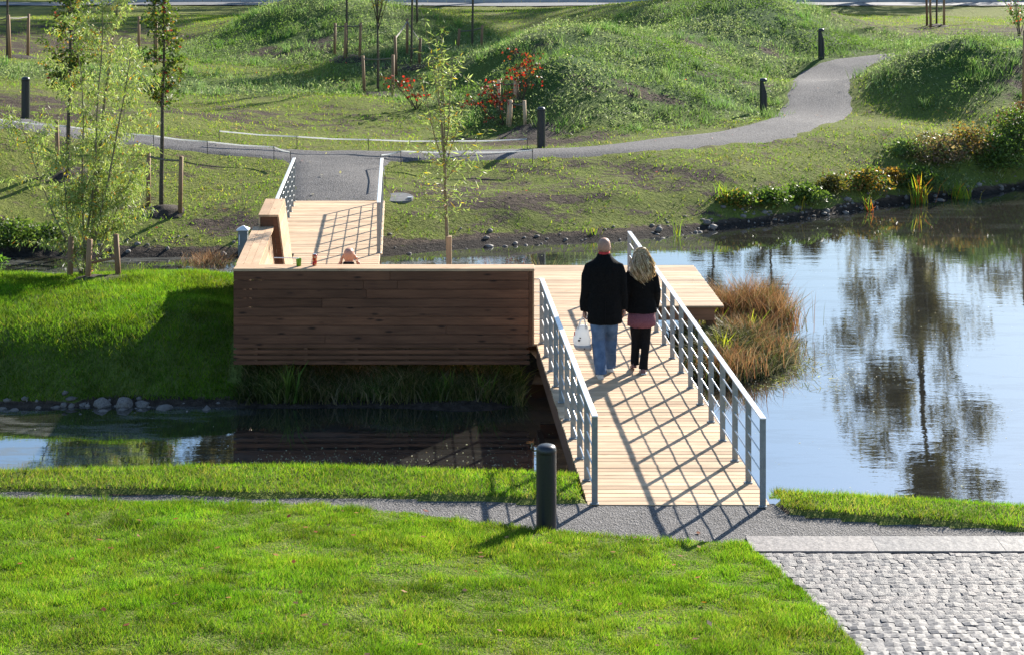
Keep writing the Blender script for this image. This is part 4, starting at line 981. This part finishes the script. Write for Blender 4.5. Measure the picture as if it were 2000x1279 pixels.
mk_kind('leafy', big_tree(22, .38, 5, 7, .2, .28), [(.07, .10, .02), (.10, .12, .03), (.14, .12, .03)], .34, .2)
mk_kind('slim', big_tree(17, .26, 9, 4, .18, .2), [(.09, .09, .03), (.12, .11, .04), (.07, .07, .035)], .28, .15)
random.seed(21)
put_big('bare', 22.3, 101, 1.05, 'tall bare tree whose reflection fills the right of the pond', .4)
for X, Y, s, k, lb in ((12.0, 103, .86, 'slim', 'slim tree reflected beside the deck corner'), (14.8, 105, .92, 'slim', 'slim tree reflected just right of the deck corner'), (16.9, 104, .70, 'slim', 'short slim tree left of the tall bare one'), (29.5, 103, .85, 'slim', 'slim tree reflected at the right edge of the pond'),
                       (1.5, 101, 1.0, 'leafy', 'leafy tree beyond the road shading the upper left slope'), (-4.5, 104, 1.05, 'leafy', 'second leafy tree beyond the road at the left of the first'), (-15.5, 103, 1.15, 'bare', 'bare tree reflected beside the brown wall in the channel'), (-18.5, 107, 1.2, 'leafy', 'leafy tree reflected in the middle of the channel'), (-21, 104, 1.05, 'bare', 'bare tree reflected left of the leafy one in the channel'), (-24.5, 108, 1.1, 'leafy', 'leafy tree reflected toward the left end of the channel')):
    put_big(k, X, Y, s, lb, random.uniform(0, 6.28))

# ------------------------------------------------------------------ road with kerb at the top
rd = link(bpy.data.objects.new('road', None), None, (0, 94, 1.12)); rd['kind'] = 'structure'
n = 60; xs = np.linspace(-45, 60, n); rows = [92.3, 94.0, 95.6]
V = np.array([(x, y+.0*x, land1(x, y)+.05) for x in xs for y in rows]); V[:, 2] = np.maximum(V[:, 2], 1.13); i = (np.arange(n-1)[:, None]*3+np.arange(2)[None]).ravel()
o = mesh_obj('asphalt', raw_mesh('asphalt', V, np.stack([i, i+3, i+4, i+1], 1).ravel(), 4), M['asphalt'], rd, (0, 0, 0)); o.location = -WORLD[rd]
kme = box_me('kerbstone', .985, .14, .26, .01); kme.materials.append(M['kerb'])
for k in range(74):
    x = -22+k; link(bpy.data.objects.new('kerbstone', kme), rd, (x, 95.7, 1.06+random.uniform(-.006, .006)))

# ------------------------------------------------------------------ tape fences along the path
def tape_fence(label, pts, pins, h=.34):
    q = [hit(x, y)+Vector((0, 0, 0)) for x, y in pts]; t = thing('tape_fence', q[0], label, 'tape', 'white tape strung along the far path')
    tp = [p+Vector((0, 0, h)) for p in q]
    for a, b in zip(tp, tp[1:]):
        m_ = (a+b)/2-Vector((0, 0, .02)); e = Vector((0, 0, .015)); w_ = Vector((0, .004, 0))
        vv = [p+q for p in (a, m_, b) for q in (-e-w_, e-w_, e+w_, -e+w_)]; fc = [j*4+i_ for j in (0,) for i_ in (0, 1, 2, 3)]+[8, 11, 10, 9]
        for j in (0, 4):
            for i_ in range(4): fc += [j+i_, j+(i_+1) % 4, j+4+(i_+1) % 4, j+4+i_]
        o_ = mesh_obj('tape', raw_mesh('tape', np.array([v[:] for v in vv]), fc, 4, np.full((12, 3), .78)), M['tape'], t, (0, 0, 0)); o_.location = -WORLD[t]
    for k in pins:
        bm = bmesh.new(); tube(bm, [q[k]-Vector((0, 0, .15)), tp[k]+Vector((0, 0, .03))], .008, 6); bm_obj('pin', bm, M['pin'], t).location = -WORLD[t]
tape_fence('white tape along the left stretch of the path ending at the footbridge rail', [(-60, 256), (0, 262), (130, 275), (300, 293), (405, 304), (535, 314), (567, 325)], [2, 3, 4, 5, 6], .30)
tape_fence('white tape across the grass above the path junction', [(428, 281), (580, 292), (720, 298), (870, 300), (1030, 296)], [0, 1, 2, 3, 4], .28)
tape_fence('white tape from the footbridge to the right along the path', [(752, 372), (744, 331), (783, 322), (910, 325), (1040, 321)], [0, 1, 2, 4], .30)

# ------------------------------------------------------------------ small cabinet and lid
c = hit(475, 498); c.z = max(c.z, -.7); cb = thing('utility_cabinet', c, 'small grey cabinet with a white hipped lid beside the side wall', 'cabinet')
box('case', c+Vector((0, 0, -.1)), (.18, .18, .58), M['grey_paint'], cb, .01)
bm = bmesh.new(); stack(bm, [(0, 0, .48, .17, .17), (0, 0, .495, .17, .17), (0, 0, .56, .02, .02)], 4, 2)
bmesh.ops.rotate(bm, cent=(0, 0, 0), matrix=Matrix.Rotation(rad(45), 3, 'Z'), verts=bm.verts); bm_obj('lid', bm, M['white'], cb, c)
box('hinge', c+Vector((-.06, -.096, .2)), (.02, .015, .2), M['white'], cb)
c = hit(778, 387); lz = [land1(c.x, c.y-.3), land1(c.x, c.y+.3)]; lid = thing('concrete_lid', c, 'round grey concrete well lid in the grass right of the far footbridge', 'lid')
bm = bmesh.new(); stack(bm, [(0, 0, -.10, .32, .32), (0, 0, .012, .32, .32), (0, 0, .02, .31, .31)], 28, 2); [setattr(v.co, 'z', v.co.z+v.co.y*(lz[1]-lz[0])/.6) for v in bm.verts]; bm_obj('slab', bm, M['concrete'], lid, c)
bm = bmesh.new(); stack(bm, [(.25, -.1, .018, .06, .03), (.25, -.1, .04, .055, .025)], 10, 2); bm_obj('handle', bm, M['white'], lid, c)

# ------------------------------------------------------------------ stones
def stone_me(seed, sub=2):
    bm = bmesh.new(); bmesh.ops.create_icosphere(bm, subdivisions=sub, radius=1); o_ = Vector((seed*3.7, seed*1.3, seed*7.1))
    for v in bm.verts:
        d = v.co.normalized(); v.co = d*(1+.38*mnoise.noise(d*1.3+o_)+.14*mnoise.noise(d*3.5+o_)); v.co.z *= .78
    me_ = bpy.data.meshes.new('boulder'); bm.to_mesh(me_); bm.free(); me_.materials.append(M['stone']); return me_
SM = [stone_me(k) for k in range(6)]
def boulder(px, py, w, hscale, label):
    c = P(px, py+6, WL-.02) if py > 700 else hit(px, py); c = Vector(c); s = w*c.y/F/2*(1.08 if py > 700 else 1.)
    o = link(bpy.data.objects.new('boulder', random.choice(SM)), None, c+Vector((0, 0, s*hscale*.35))); o.scale = (s, s*.8, s*hscale); o.rotation_euler.z = random.uniform(0, 6.28)
    tag(o, label, 'stone', 'stones along the water\'s edge')
for a in ((199, 790, 30, 1.15, 'tallest grey boulder on the shady islet shore'), (243, 790, 36, .95, 'wide pointed boulder right of the tallest one on the islet shore'), (277, 789, 28, .8, 'low dark boulder right of the two largest on the islet shore'), (43, 787, 26, .9, 'broad reddish boulder near the left end of the islet shore'),
          (16, 785, 13, 1.3, 'upright narrow stone near the left edge of the islet shore'), (28, 797, 17, .6, 'flat pale stone at the waterline near the left edge'), (5, 795, 16, .7, 'stone cut by the left edge of the picture'), (125, 790, 16, 1.1, 'rounded stone halfway between the left edge and the tallest boulder'),
          (74, 793, 12, .9, 'small pale pointed stone at the waterline, left'), (140, 785, 15, .8, 'stone just left of the tallest boulder pile'), (162, 788, 20, .7, 'long low stone left of the tallest boulder'), (202, 799, 18, .55, 'flat stone in front of the tallest boulder'), (316, 793, 22, .5, 'flat stone at the waterline right of the boulders'), (105, 787, 12, .9, 'small dark stone among the left shore stones'),
          (1381, 438, 16, 1.0, 'pale rounded stone on the dark far bank, left of the plants'), (1287, 452, 16, 1.0, 'pale stone at the foot of the dark far bank behind the woman'), (1413, 407, 11, .8, 'small white stone on the far bank below the bushes'), (1556, 411, 14, .9, 'brownish round stone on the pebble shore'), (1835, 394, 26, .35, 'flat pale stone at the water beside the tall iris clump'), (950, 468, 13, .9, 'grey stone on the muddy shore behind the wall'), (1610, 421, 11, .8, 'pale cobble at the waterline below the bushes'), (1652, 420, 13, .7, 'pale cobble at the waterline near the small iris')):
    boulder(*a)
# pebbles on the shores, too many to count
def scatter_me(name, pts, size, mats, flat=.7):
    ico = bmesh.new(); bmesh.ops.create_icosphere(ico, subdivisions=1, radius=1); iv = np.array([v.co[:] for v in ico.verts]); fi = np.array([[v.index for v in f.verts] for f in ico.faces]); ico.free()
    N = len(pts); sc = size[:, None, None]*rng.uniform(.6, 1.3, (N, 1, 3)); sc[..., 2] *= flat
    V = pts[:, None]+iv[None]*sc*rng.uniform(.8, 1.2, (N, len(iv), 1)); fc = (np.arange(N)[:, None, None]*len(iv)+fi[None]).ravel()
    o = mesh_obj(name, raw_mesh(name, V.reshape(-1, 3), fc, 3), mats); o['kind'] = 'stuff'; return o
pp = []
for k in range(9000):
    x, y = random.uniform(-9, 18), random.uniform(33.8, 48)
    pp.append((x, y))
pp = np.array(pp); pz = land(pp[:, 0], pp[:, 1]); dens = np.where(pp[:, 0] > 3, 1., .3); keep = (pz > -.80) & (pz < -.45) & (rng.random(len(pp)) < dens)
pp, pz = pp[keep], pz[keep]; scatter_me('shore_pebbles', np.column_stack([pp, pz]), rng.gamma(2.0, .014, len(pp))+.012, M['stone'])
xx = rng.uniform(-9.6, -3.9, 110); yy = 24.3+rng.normal(0, .12, 110); zz = np.maximum(land(xx, yy), WL-.03); scatter_me('islet_pebbles', np.column_stack([xx, yy, zz]), rng.gamma(2.2, .013, 110)+.015, M['stone'])

# ------------------------------------------------------------------ grass and weeds
LAWN = [(.085, .16, .012), (.115, .19, .016), (.145, .205, .022), (.06, .12, .010), (.21, .20, .045), (.28, .23, .09)]
def grass(name, x, y, h, w, pal, wts, z=None, lean=.6, two=False, mat='grass'):
    z = land(x, y) if z is None else z; n = len(x); hh = h*rng.uniform(.55, 1.25, n)
    o = mesh_obj(name, blades_me(name, np.column_stack([x, y, z-.006]), hh, w*rng.uniform(.7, 1.3, n), hh*lean*rng.uniform(.3, 1.3, n), np.clip(tints(n, pal, wts)*(1+.30*vnoise(x, y, 1.7, 51)+.28*vnoise(x, y, 5.5, 52))[:, None]*(1+np.column_stack([.13*vnoise(x, y, .9, 53)+.12*vnoise(x, y, 3.1, 54)-.05, 0*x, .3*vnoise(x, y, .9, 53)])), 0, 1), two), M[mat]); o['kind'] = 'stuff'
    return tag(o)
def patchy(x, y, s, seed, lo=.3): return np.clip(lo+(1-lo)*(.5+.5*vnoise(x, y, s, seed)+.3*vnoise(x, y, s*2.7, seed+1)), 0, 1)
# foreground lawn
n = 520000; x = rng.uniform(-6.2, 3.2, n); y = 12.6+(18.05-12.6)*rng.random(n)
k = (y < crestZ(x)+.0) & (np.abs(x) < .30*y+.6) & (x < cobble_x(y)+.03*vnoise(x, y, 9, 6)) & (rng.random(n) < patchy(x, y, 1.3, 11, .55)); x, y = x[k], y[k]
g = grass('foreground_lawn', x, y, .058*np.clip(.55+.4*vnoise(x, y, 2.1, 12)+.5*vnoise(x, y, 6.5, 18), .12, 1.5)+.012, .0075, LAWN, [4, 5, 4, 3, 1.1, .5], lean=.8); tag(g, 'bright mown lawn across the foreground', 'grass')
# grass strip between path and water
n = 170000; x = rng.uniform(-7, 7, n); y = 16.8+3.2*rng.random(n)
k = (y > pathZ(x)) & (y < bankZ(x)+.55) & ~((x > .70) & (x < 2.72)); x, y = x[k], y[k]
g = grass('bank_grass', x, y, .05*patchy(x, y, 1.6, 13, .5)+.02, .008, LAWN, [3, 4, 5, 2, 2.2, 1.6], lean=.8); tag(g, 'short grass strip between the near path and the water', 'grass')
# islet lawn
n = 240000; x = rng.uniform(-11.5, -3.2, n); y = 24.3+7.2*rng.random(n); z = land(x, y); wx = -3.9+SK*(y-25)
k = (z > -.66) & (x < np.where(y > 24.8, wx-.06, -3.7)) & (rng.random(n) < patchy(x, y, .9, 15, .5)); x, y, z = x[k], y[k], z[k]
g = grass('islet_lawn', x, y, .07*patchy(x, y, 1.1, 14, .5)+.02, .012, LAWN, [4, 5, 3, 4, .5, .2], z, lean=.8); tag(g, 'bright lawn on the islet left of the brown wall', 'grass')
# turf and weeds of the far bank
n = 420000; x = rng.uniform(-20, 24, n); y = 33.5+45*rng.random(n)**1.15; k = np.abs(x) < .31*y+1; x, y = x[k], y[k]; z = land(x, y); lu, so = masks(x, y, z)
up_ = np.array([hit(*p)[:2] for p in [(0, 236), (300, 268), (560, 293), (900, 298), (1200, 284), (1400, 258), (1490, 238), (1533, 205), (1537, 165), (1560, 135), (1620, 115), (1720, 106)]])
lo_ = np.array([hit(*p)[:2] for p in [(0, 259), (300, 290), (560, 315), (900, 316), (1200, 304), (1400, 288), (1560, 272), (1640, 240), (1672, 205), (1665, 165), (1690, 135), (1735, 116)]])
poly = np.concatenate([up_, lo_[::-1], ]); apr = np.array([hit(*p)[:2] for p in [(572, 395), (573, 340), (540, 303), (790, 305), (752, 335), (748, 395)]])
def inpoly(px, py, pg):
    c = np.zeros(px.shape, bool); j = len(pg)-1
    for i_ in range(len(pg)):
        xi, yi = pg[i_]; xj, yj = pg[j]; c ^= ((yi > py) != (yj > py)) & (px < (xj-xi)*(py-yi)/(yj-yi+1e-12)+xi); j = i_
    return c
free = ~inpoly(x, y, poly) & ~inpoly(x, y, apr) & (z > -.62) & ~((x > fl(y)-.2) & (x < fr_(y)+.2) & (y < 37.4))
nz = .5+.5*vnoise(x, y*1.6, .8, 21)+.35*vnoise(x, y*1.6, 2.3, 22)
turf = free & (lu < .4) & (rng.random(len(x)) < np.clip(1.15-so*1.5, .04, 1)*np.clip(nz, 0, 1)) & (z > -.58)
TURF = [(.13, .20, .025), (.18, .235, .035), (.095, .155, .02), (.25, .24, .06), (.18, .14, .06)]
g = grass('far_turf', x[turf], y[turf], np.full(turf.sum(), .065), .022, TURF, [4, 4, 4, 2, 1.2], z[turf], lean=.9); tag(g, 'thin patchy turf on the far banks', 'grass')
weed = free & (lu > .18) & (rng.random(len(x)) < np.clip(lu*1.1-.8*field(SOIL, x, y), .05, 1)*np.clip(nz*1.2, .12, 1))
WEED = [(.10, .155, .06), (.14, .19, .09), (.075, .14, .03), (.19, .235, .13), (.12, .20, .03)]
nw = weed.sum(); rep = 2; xw = np.repeat(x[weed], rep)+rng.normal(0, .05, nw*rep); yw = np.repeat(y[weed], rep)+rng.normal(0, .05, nw*rep)
hw = np.repeat(.02+.32*np.clip(nz[weed], 0, 1)**2, rep); zw = land(xw, yw)+hw*rng.random(nw*rep)**1.3
pale = np.clip(.68+.9*vnoise(xw, yw, .35, 41)+.4*vnoise(xw, yw, 1.1, 42), 0, 1)[:, None]
tw = tints(nw*rep, [(.085, .14, .03), (.115, .185, .035), (.06, .10, .024)])*(1-pale)+tints(nw*rep, [(.17, .205, .105), (.26, .285, .18), (.11, .15, .065)])*pale
ax = np.column_stack([rng.normal(size=nw*rep), rng.normal(size=nw*rep), rng.normal(.7, .6, nw*rep)])
g = mesh_obj('mound_weeds', leaves_me('mound_weeds', np.column_stack([xw, yw, zw]), ax, rng.uniform(.05, .12, nw*rep), rng.uniform(.018, .04, nw*rep), tw), M['weed']); g['kind'] = 'stuff'; tag(g, 'grey-green weeds and long grass covering the mounds', 'grass')
# tufts that stand out of the weeds
tv = []
for k in range(1500):
    xx, yy = random.uniform(-19, 22), random.uniform(43.5, 72)
    if abs(xx) < .31*yy: tv.append((xx, yy))
tv = np.array(tv); tz = land(tv[:, 0], tv[:, 1]); tl, _ = masks(tv[:, 0], tv[:, 1], tz); ok = (tl > .25) & ~inpoly(tv[:, 0], tv[:, 1], poly); tv, tz = tv[ok], tz[ok]
N = len(tv)*46; ii = np.repeat(np.arange(len(tv)), 46); sp_ = rng.uniform(.06, .26, len(tv))[ii]; x = tv[ii, 0]+rng.normal(0, 1, N)*sp_; y = tv[ii, 1]+rng.normal(0, 1, N)*sp_
hh = rng.uniform(.10, .34, len(tv))[ii]
g = grass('weed_tufts', x, y, hh, .02, WEED, [4, 4, 3, 4, 1], land(x, y), lean=.6, mat='weed'); tag(g, 'taller weed tufts dotted over the mounds', 'weeds')

# ------------------------------------------------------------------ waterside plants
def clump(name, c, n, h, spread, w, pal, wts, label, cat='plant', group=None, lean=.5, two=True, rx=None):
    c = Vector(c); x = rng.normal(0, spread*(rx or 1), n); y = rng.normal(0, spread, n); t = thing(name, c, label, cat, group) if False else None
    hh = h*rng.uniform(.45, 1.15, n); me_ = blades_me(name, np.column_stack([x, y, np.full(n, -.05)]), hh, w*rng.uniform(.6, 1.3, n), hh*lean*rng.uniform(.2, 1.4, n), tints(n, pal, wts), two)
    o = mesh_obj(name, me_, M['dry' if name in ('feather_grass', 'rush_tuft') else 'grass'], None, c); return tag(o, label, cat, group)
IRIS = [(.12, .19, .03), (.20, .24, .03), (.36, .26, .03), (.40, .10, .03)]
G = 'iris and rush clumps in the shallows'
clump('iris_clump', hit(1795, 404), 55, .78, .10, .03, IRIS, [4, 4, 3, 1.5], 'tall yellow-green iris clump at the far waterline', 'plant', G, .45)
clump('iris_clump', hit(1872, 390), 110, .50, .14, .02, IRIS, [5, 4, 1, .2], 'rounded green rush clump right of the tall iris', 'plant', G, .6)
clump('iris_clump', hit(1694, 416), 22, .50, .10, .022, IRIS, [3, 3, 3, 3], 'small orange-tipped iris clump left of the tall one', 'plant', G, .6)
clump('iris_clump', hit(1563, 412), 8, .34, .04, .02, IRIS, [2, 3, 4, 0], 'tiny yellow iris among the shore cobbles', 'plant', G, .3)
clump('iris_clump', hit(1412, 388), 50, .42, .12, .022, IRIS, [5, 4, 2, .3], 'green and yellow blades at the left end of the far bushes', 'plant', G, .4)
clump('iris_clump', P(1322, 462, WL), 11, .48, .035, .022, IRIS, [5, 3, .5, 0], 'green iris blades in the water beyond the railing tip', 'plant', G, .35)
clump('iris_clump', hit(1155, 458), 34, .2, .08, .02, IRIS, [4, 4, 2, 0], 'low yellow-green tuft on the mud left of the walking man', 'plant', G, .6)
clump('rush_tuft', ((1063-1000)*31.2/F, 31.2, WL), 90, .78, .07, .014, [(.3, .25, .1), (.2, .2, .05), (.42, .35, .2)], None, 'dry straw-coloured rush tuft behind the deck edge', 'plant', G, .5)
for px, lb in ((890, 'thin rushes just right of the slim willow foot'), (960, 'thin rushes between willow foot and straw tuft'), (1130, 'thin rushes left of the man behind the deck'), (795, 'thin yellow rushes left of the slim willow foot')):
    clump('rush_tuft', ((px-1000)*31.1/F, 31.1, WL), 24, .66, .13, .012, IRIS+[(.4, .35, .2)], [2, 3, 2, 0, 3], lb, 'plant', G, .6)
SEDGE = [(.08, .09, .03), (.13, .12, .045), (.20, .16, .085), (.28, .21, .13), (.06, .09, .02)]
# sedge bank in the shade under the brown wall
x = rng.uniform(-3.75, .15, 9000); y = rng.uniform(24.4, 25.4, 9000); z = np.maximum(land(x, y), WL)
k = rng.random(9000) < patchy(x, y, 1.5, 31, .25)
g = grass('sedge_bank', x[k], y[k], .36*patchy(x[k], y[k], 1.2, 33, .4), .016, SEDGE, [3, 3, 3, 2, 2], z[k], lean=.95, two=True); tag(g, 'tangled sedge growing below the brown wall', 'sedge')
for px, h, lb in ((570, .55, 'pale green iris clump standing in the sedge below the wall, left'), (865, .5, 'green iris blades in the sedge below the middle of the wall'), (948, .45, 'broad green iris leaf at the right end of the sedge')):
    clump('iris_clump', P(px, 775, -.62), 22, h, .06, .024, [(.10, .16, .03), (.15, .19, .04)], None, lb, 'plant', G, .4)
# reddish grasses on the small islet right of the railing
RUST = [(.28, .135, .055), (.37, .205, .085), (.17, .08, .035), (.42, .29, .15)]
GI = 'grasses on the small islet'
for px, py, h, n, s, lb in ((1414, 632, .66, 1500, .20, 'reddish feathery grass clump touching the deck corner'), (1472, 622, .74, 1500, .24, 'tallest reddish grass clump on the small islet'), (1512, 640, .65, 900, .2, 'rusty grass clump at the water side of the islet'), (1455, 668, .5, 800, .24, 'tan and green grass filling the middle of the small islet'), (1430, 720, .42, 600, .22, 'low brown grass clump at the near end of the islet'), (1500, 690, .36, 420, .2, 'low rusty fringe on the right shore of the islet')):
    clump('feather_grass', P(px, py, -.6), n, h, s, .010, RUST+[(.12, .13, .03)], [4, 4, 3, 2, 2.6], lb, 'grass', GI, .55)
x = rng.normal(3.25, .62, 7000); y = rng.normal(27.1, .95, 7000); z = land(x, y); k = (z > WL-.12) & (y < 29.2); z = np.maximum(z, WL)
g = grass('islet_sedge', x[k], y[k], np.full(k.sum(), .26), .018, SEDGE+[(.17, .17, .035), (.28, .23, .13)], [2, 3, 3, 3, 2, 2, 2], z[k], lean=1.5, two=True, mat='dry'); tag(g, 'matted green and straw sedge on the small islet', 'sedge')
for px, py, lb in ((1472, 660, 'bright yellow-green iris clump in the middle of the small islet'), (1372, 660, 'green blades beside the railing on the small islet'), (1415, 700, 'pale green shoots near the railing at the islet front')):
    clump('iris_clump', P(px, py, -.6), 26, .52, .07, .02, [(.20, .26, .03), (.28, .28, .04)], None, lb, 'plant', G, .4)
x = rng.normal(3.95, .35, 700); y = rng.normal(27.0, .7, 700); g = grass('trailing_sedge', x, y, np.full(700, .05), .014, SEDGE+[(.3, .28, .1)], None, np.full(700, WL+.005), lean=7., two=True); tag(g, 'long sedge leaves trailing on the water round the small islet', 'sedge')
# tawny grass left of the cabinet
clump('feather_grass', hit(408, 528), 800, .42, .22, .009, RUST, None, 'tawny dry grass tuft on the islet beside the side wall', 'grass', GI, .6)
# leafy bushes along the far right shore
def bush(px, py, rx, rz, n, pal, wts, label, L=.09, Wd=.05):
    c = hit(px, py); T = Tree(); rz *= .78
    for k in range(14): T.branch((random.gauss(0, rx*.3), random.gauss(0, rx*.3), -.1), (random.gauss(0, .6), random.gauss(0, .6), 1), rz*random.uniform(.7, 1.1), .008, .1, 4, 0, 4)
    for k in range(n):
        a = random.uniform(0, 6.283); u = random.random()**.45; ph = random.uniform(0, 1.45); r_ = u*(1+.35*mnoise.noise(Vector((a*1.5, ph*2, px*.01))))
        T.leaf((rx*r_*math.cos(a)*math.cos(ph)*1.0+random.gauss(0, .04), rx*.75*r_*math.sin(a)*math.cos(ph)+random.gauss(0, .04), rz*r_*math.sin(ph)), (random.gauss(0, 1), random.gauss(0, 1), random.gauss(.35, .6)))
    finish('bush', T, c, label, 'bark', pal, wts, L, Wd, 'low bushes along the far right shore', 'leaf', 'bush')
GB = [(.045, .08, .018), (.07, .115, .025), (.11, .16, .04)]; OB = [(.22, .14, .03), (.30, .16, .03), (.10, .11, .03), (.16, .10, .04)]; PB_ = [(.17, .11, .075), (.22, .15, .11), (.12, .10, .05), (.10, .13, .05)]
for a in ((1440, 402, .5, .36, 900, GB+OB[:1], None, 'low green and rust bush at the left end of the far shore plants'), (1500, 398, .55, .42, 1100, GB, None, 'dark green rounded bush second from left on the far shore'), (1570, 392, .6, .48, 1300, GB, None, 'fuller dark green bush above the pebble shore'), (1625, 372, .42, .42, 900, [(.06, .07, .02), (.10, .09, .025), (.14, .11, .03)], None, 'dark tufted bush with brownish top'),
          (1690, 372, .7, .62, 1600, OB+GB, None, 'orange-tinged bush behind the shore stones'), (1740, 355, .5, .4, 900, OB, None, 'orange and yellow leaves above the tufted bush'), (1790, 362, .75, .55, 1500, GB, None, 'green bush behind the tall iris clump'), (1830, 318, .85, .85, 1900, PB_, None, 'purplish-brown seeding weeds above the green bush'), (1770, 300, .6, .45, 900, [(.10, .16, .05), (.14, .19, .07)], None, 'pale green weeds at the left of the brown ones'),
          (1890, 300, .8, .8, 1600, OB+PB_, None, 'yellow-brown weeds right of the purplish ones'), (1945, 330, 1.0, 1.0, 2400, GB, None, 'large dark green bush near the right edge'), (1990, 290, 1.0, 1.2, 2400, GB+[(.09, .13, .04)], None, 'tall green bush cut by the right edge'), (2000, 245, .7, .7, 1000, [(.12, .05, .04), (.10, .09, .03)], None, 'dark reddish weeds above the bush at the right edge'),
          (25, 478, .75, .6, 1500, GB, None, 'dark green bush in the shade behind the islet at left'), (95, 470, .6, .4, 900, GB+[(.12, .15, .07)], None, 'low green bush right of the dark one behind the islet'), (-5, 530, .3, .35, 200, [(.10, .2, .03), (.14, .24, .04)], None, 'bright green leafy shoot at the left edge of the islet')):
    bush(*a)

# ------------------------------------------------------------------ litter: leaves on grass, flecks on the water
def flecks(name, x, y, z, s, pal, wts, label, cat, mat='leaf', tilt=.25):
    n = len(x); ax = np.column_stack([rng.normal(size=n), rng.normal(size=n), rng.normal(0, tilt, n)]); L = s*rng.uniform(.6, 1.4, n)
    pos = np.column_stack([x, y, z]); axn = ax/np.linalg.norm(ax, axis=1, keepdims=True); sd_ = np.cross(axn, np.array([[0, 0, 1.]])); sd_ /= np.linalg.norm(sd_, axis=1, keepdims=True)
    V = np.stack([pos, pos+axn*(L*.5)[:, None]+sd_*(L*.35)[:, None], pos+axn*L[:, None], pos+axn*(L*.5)[:, None]-sd_*(L*.35)[:, None]], 1)
    o = mesh_obj(name, raw_mesh(name, V.reshape(-1, 3), np.arange(n*4), 4, np.repeat(tints(n, pal, wts), 4, 0)), M[mat]); o['kind'] = 'stuff'; return tag(o, label, cat)
x = rng.uniform(-5.5, 2.4, 90); y = rng.uniform(13, 17.5, 90); flecks('fallen_leaves', x, y, land(x, y)+.05, .055, [(.30, .08, .02), (.22, .05, .02), (.4, .2, .04), (.12, .05, .02)], None, 'scattered brown and red leaves on the foreground lawn', 'leaves')
x = rng.uniform(-14, 16, 500); y = rng.uniform(34, 56, 500); z = land(x, y); k = z > -.5; flecks('far_fallen_leaves', x[k], y[k], z[k]+.07, .07, [(.45, .18, .04), (.5, .08, .03), (.5, .42, .3)], [2, 1, 3], 'scattered pale and orange leaves on the far grass', 'leaves')
x = np.concatenate([rng.uniform(-7, 9, 700), rng.normal(-2.2, .7, 300), rng.normal(.0, .45, 160), rng.normal(4.2, .7, 350)]); y = np.concatenate([rng.uniform(19.5, 36, 700), rng.normal(22.0, .22, 300), rng.normal(22.0, .35, 160), rng.normal(25.8, .5, 350)])
flecks('floating_flecks', x, y, np.full(len(x), WL+.004), rng.uniform(.008, .026, len(x)), [(.5, .48, .42), (.35, .33, .26), (.3, .2, .1)], [5, 3, 1], 'pale flecks and leaf scraps floating on the dark water', 'debris', tilt=.02)
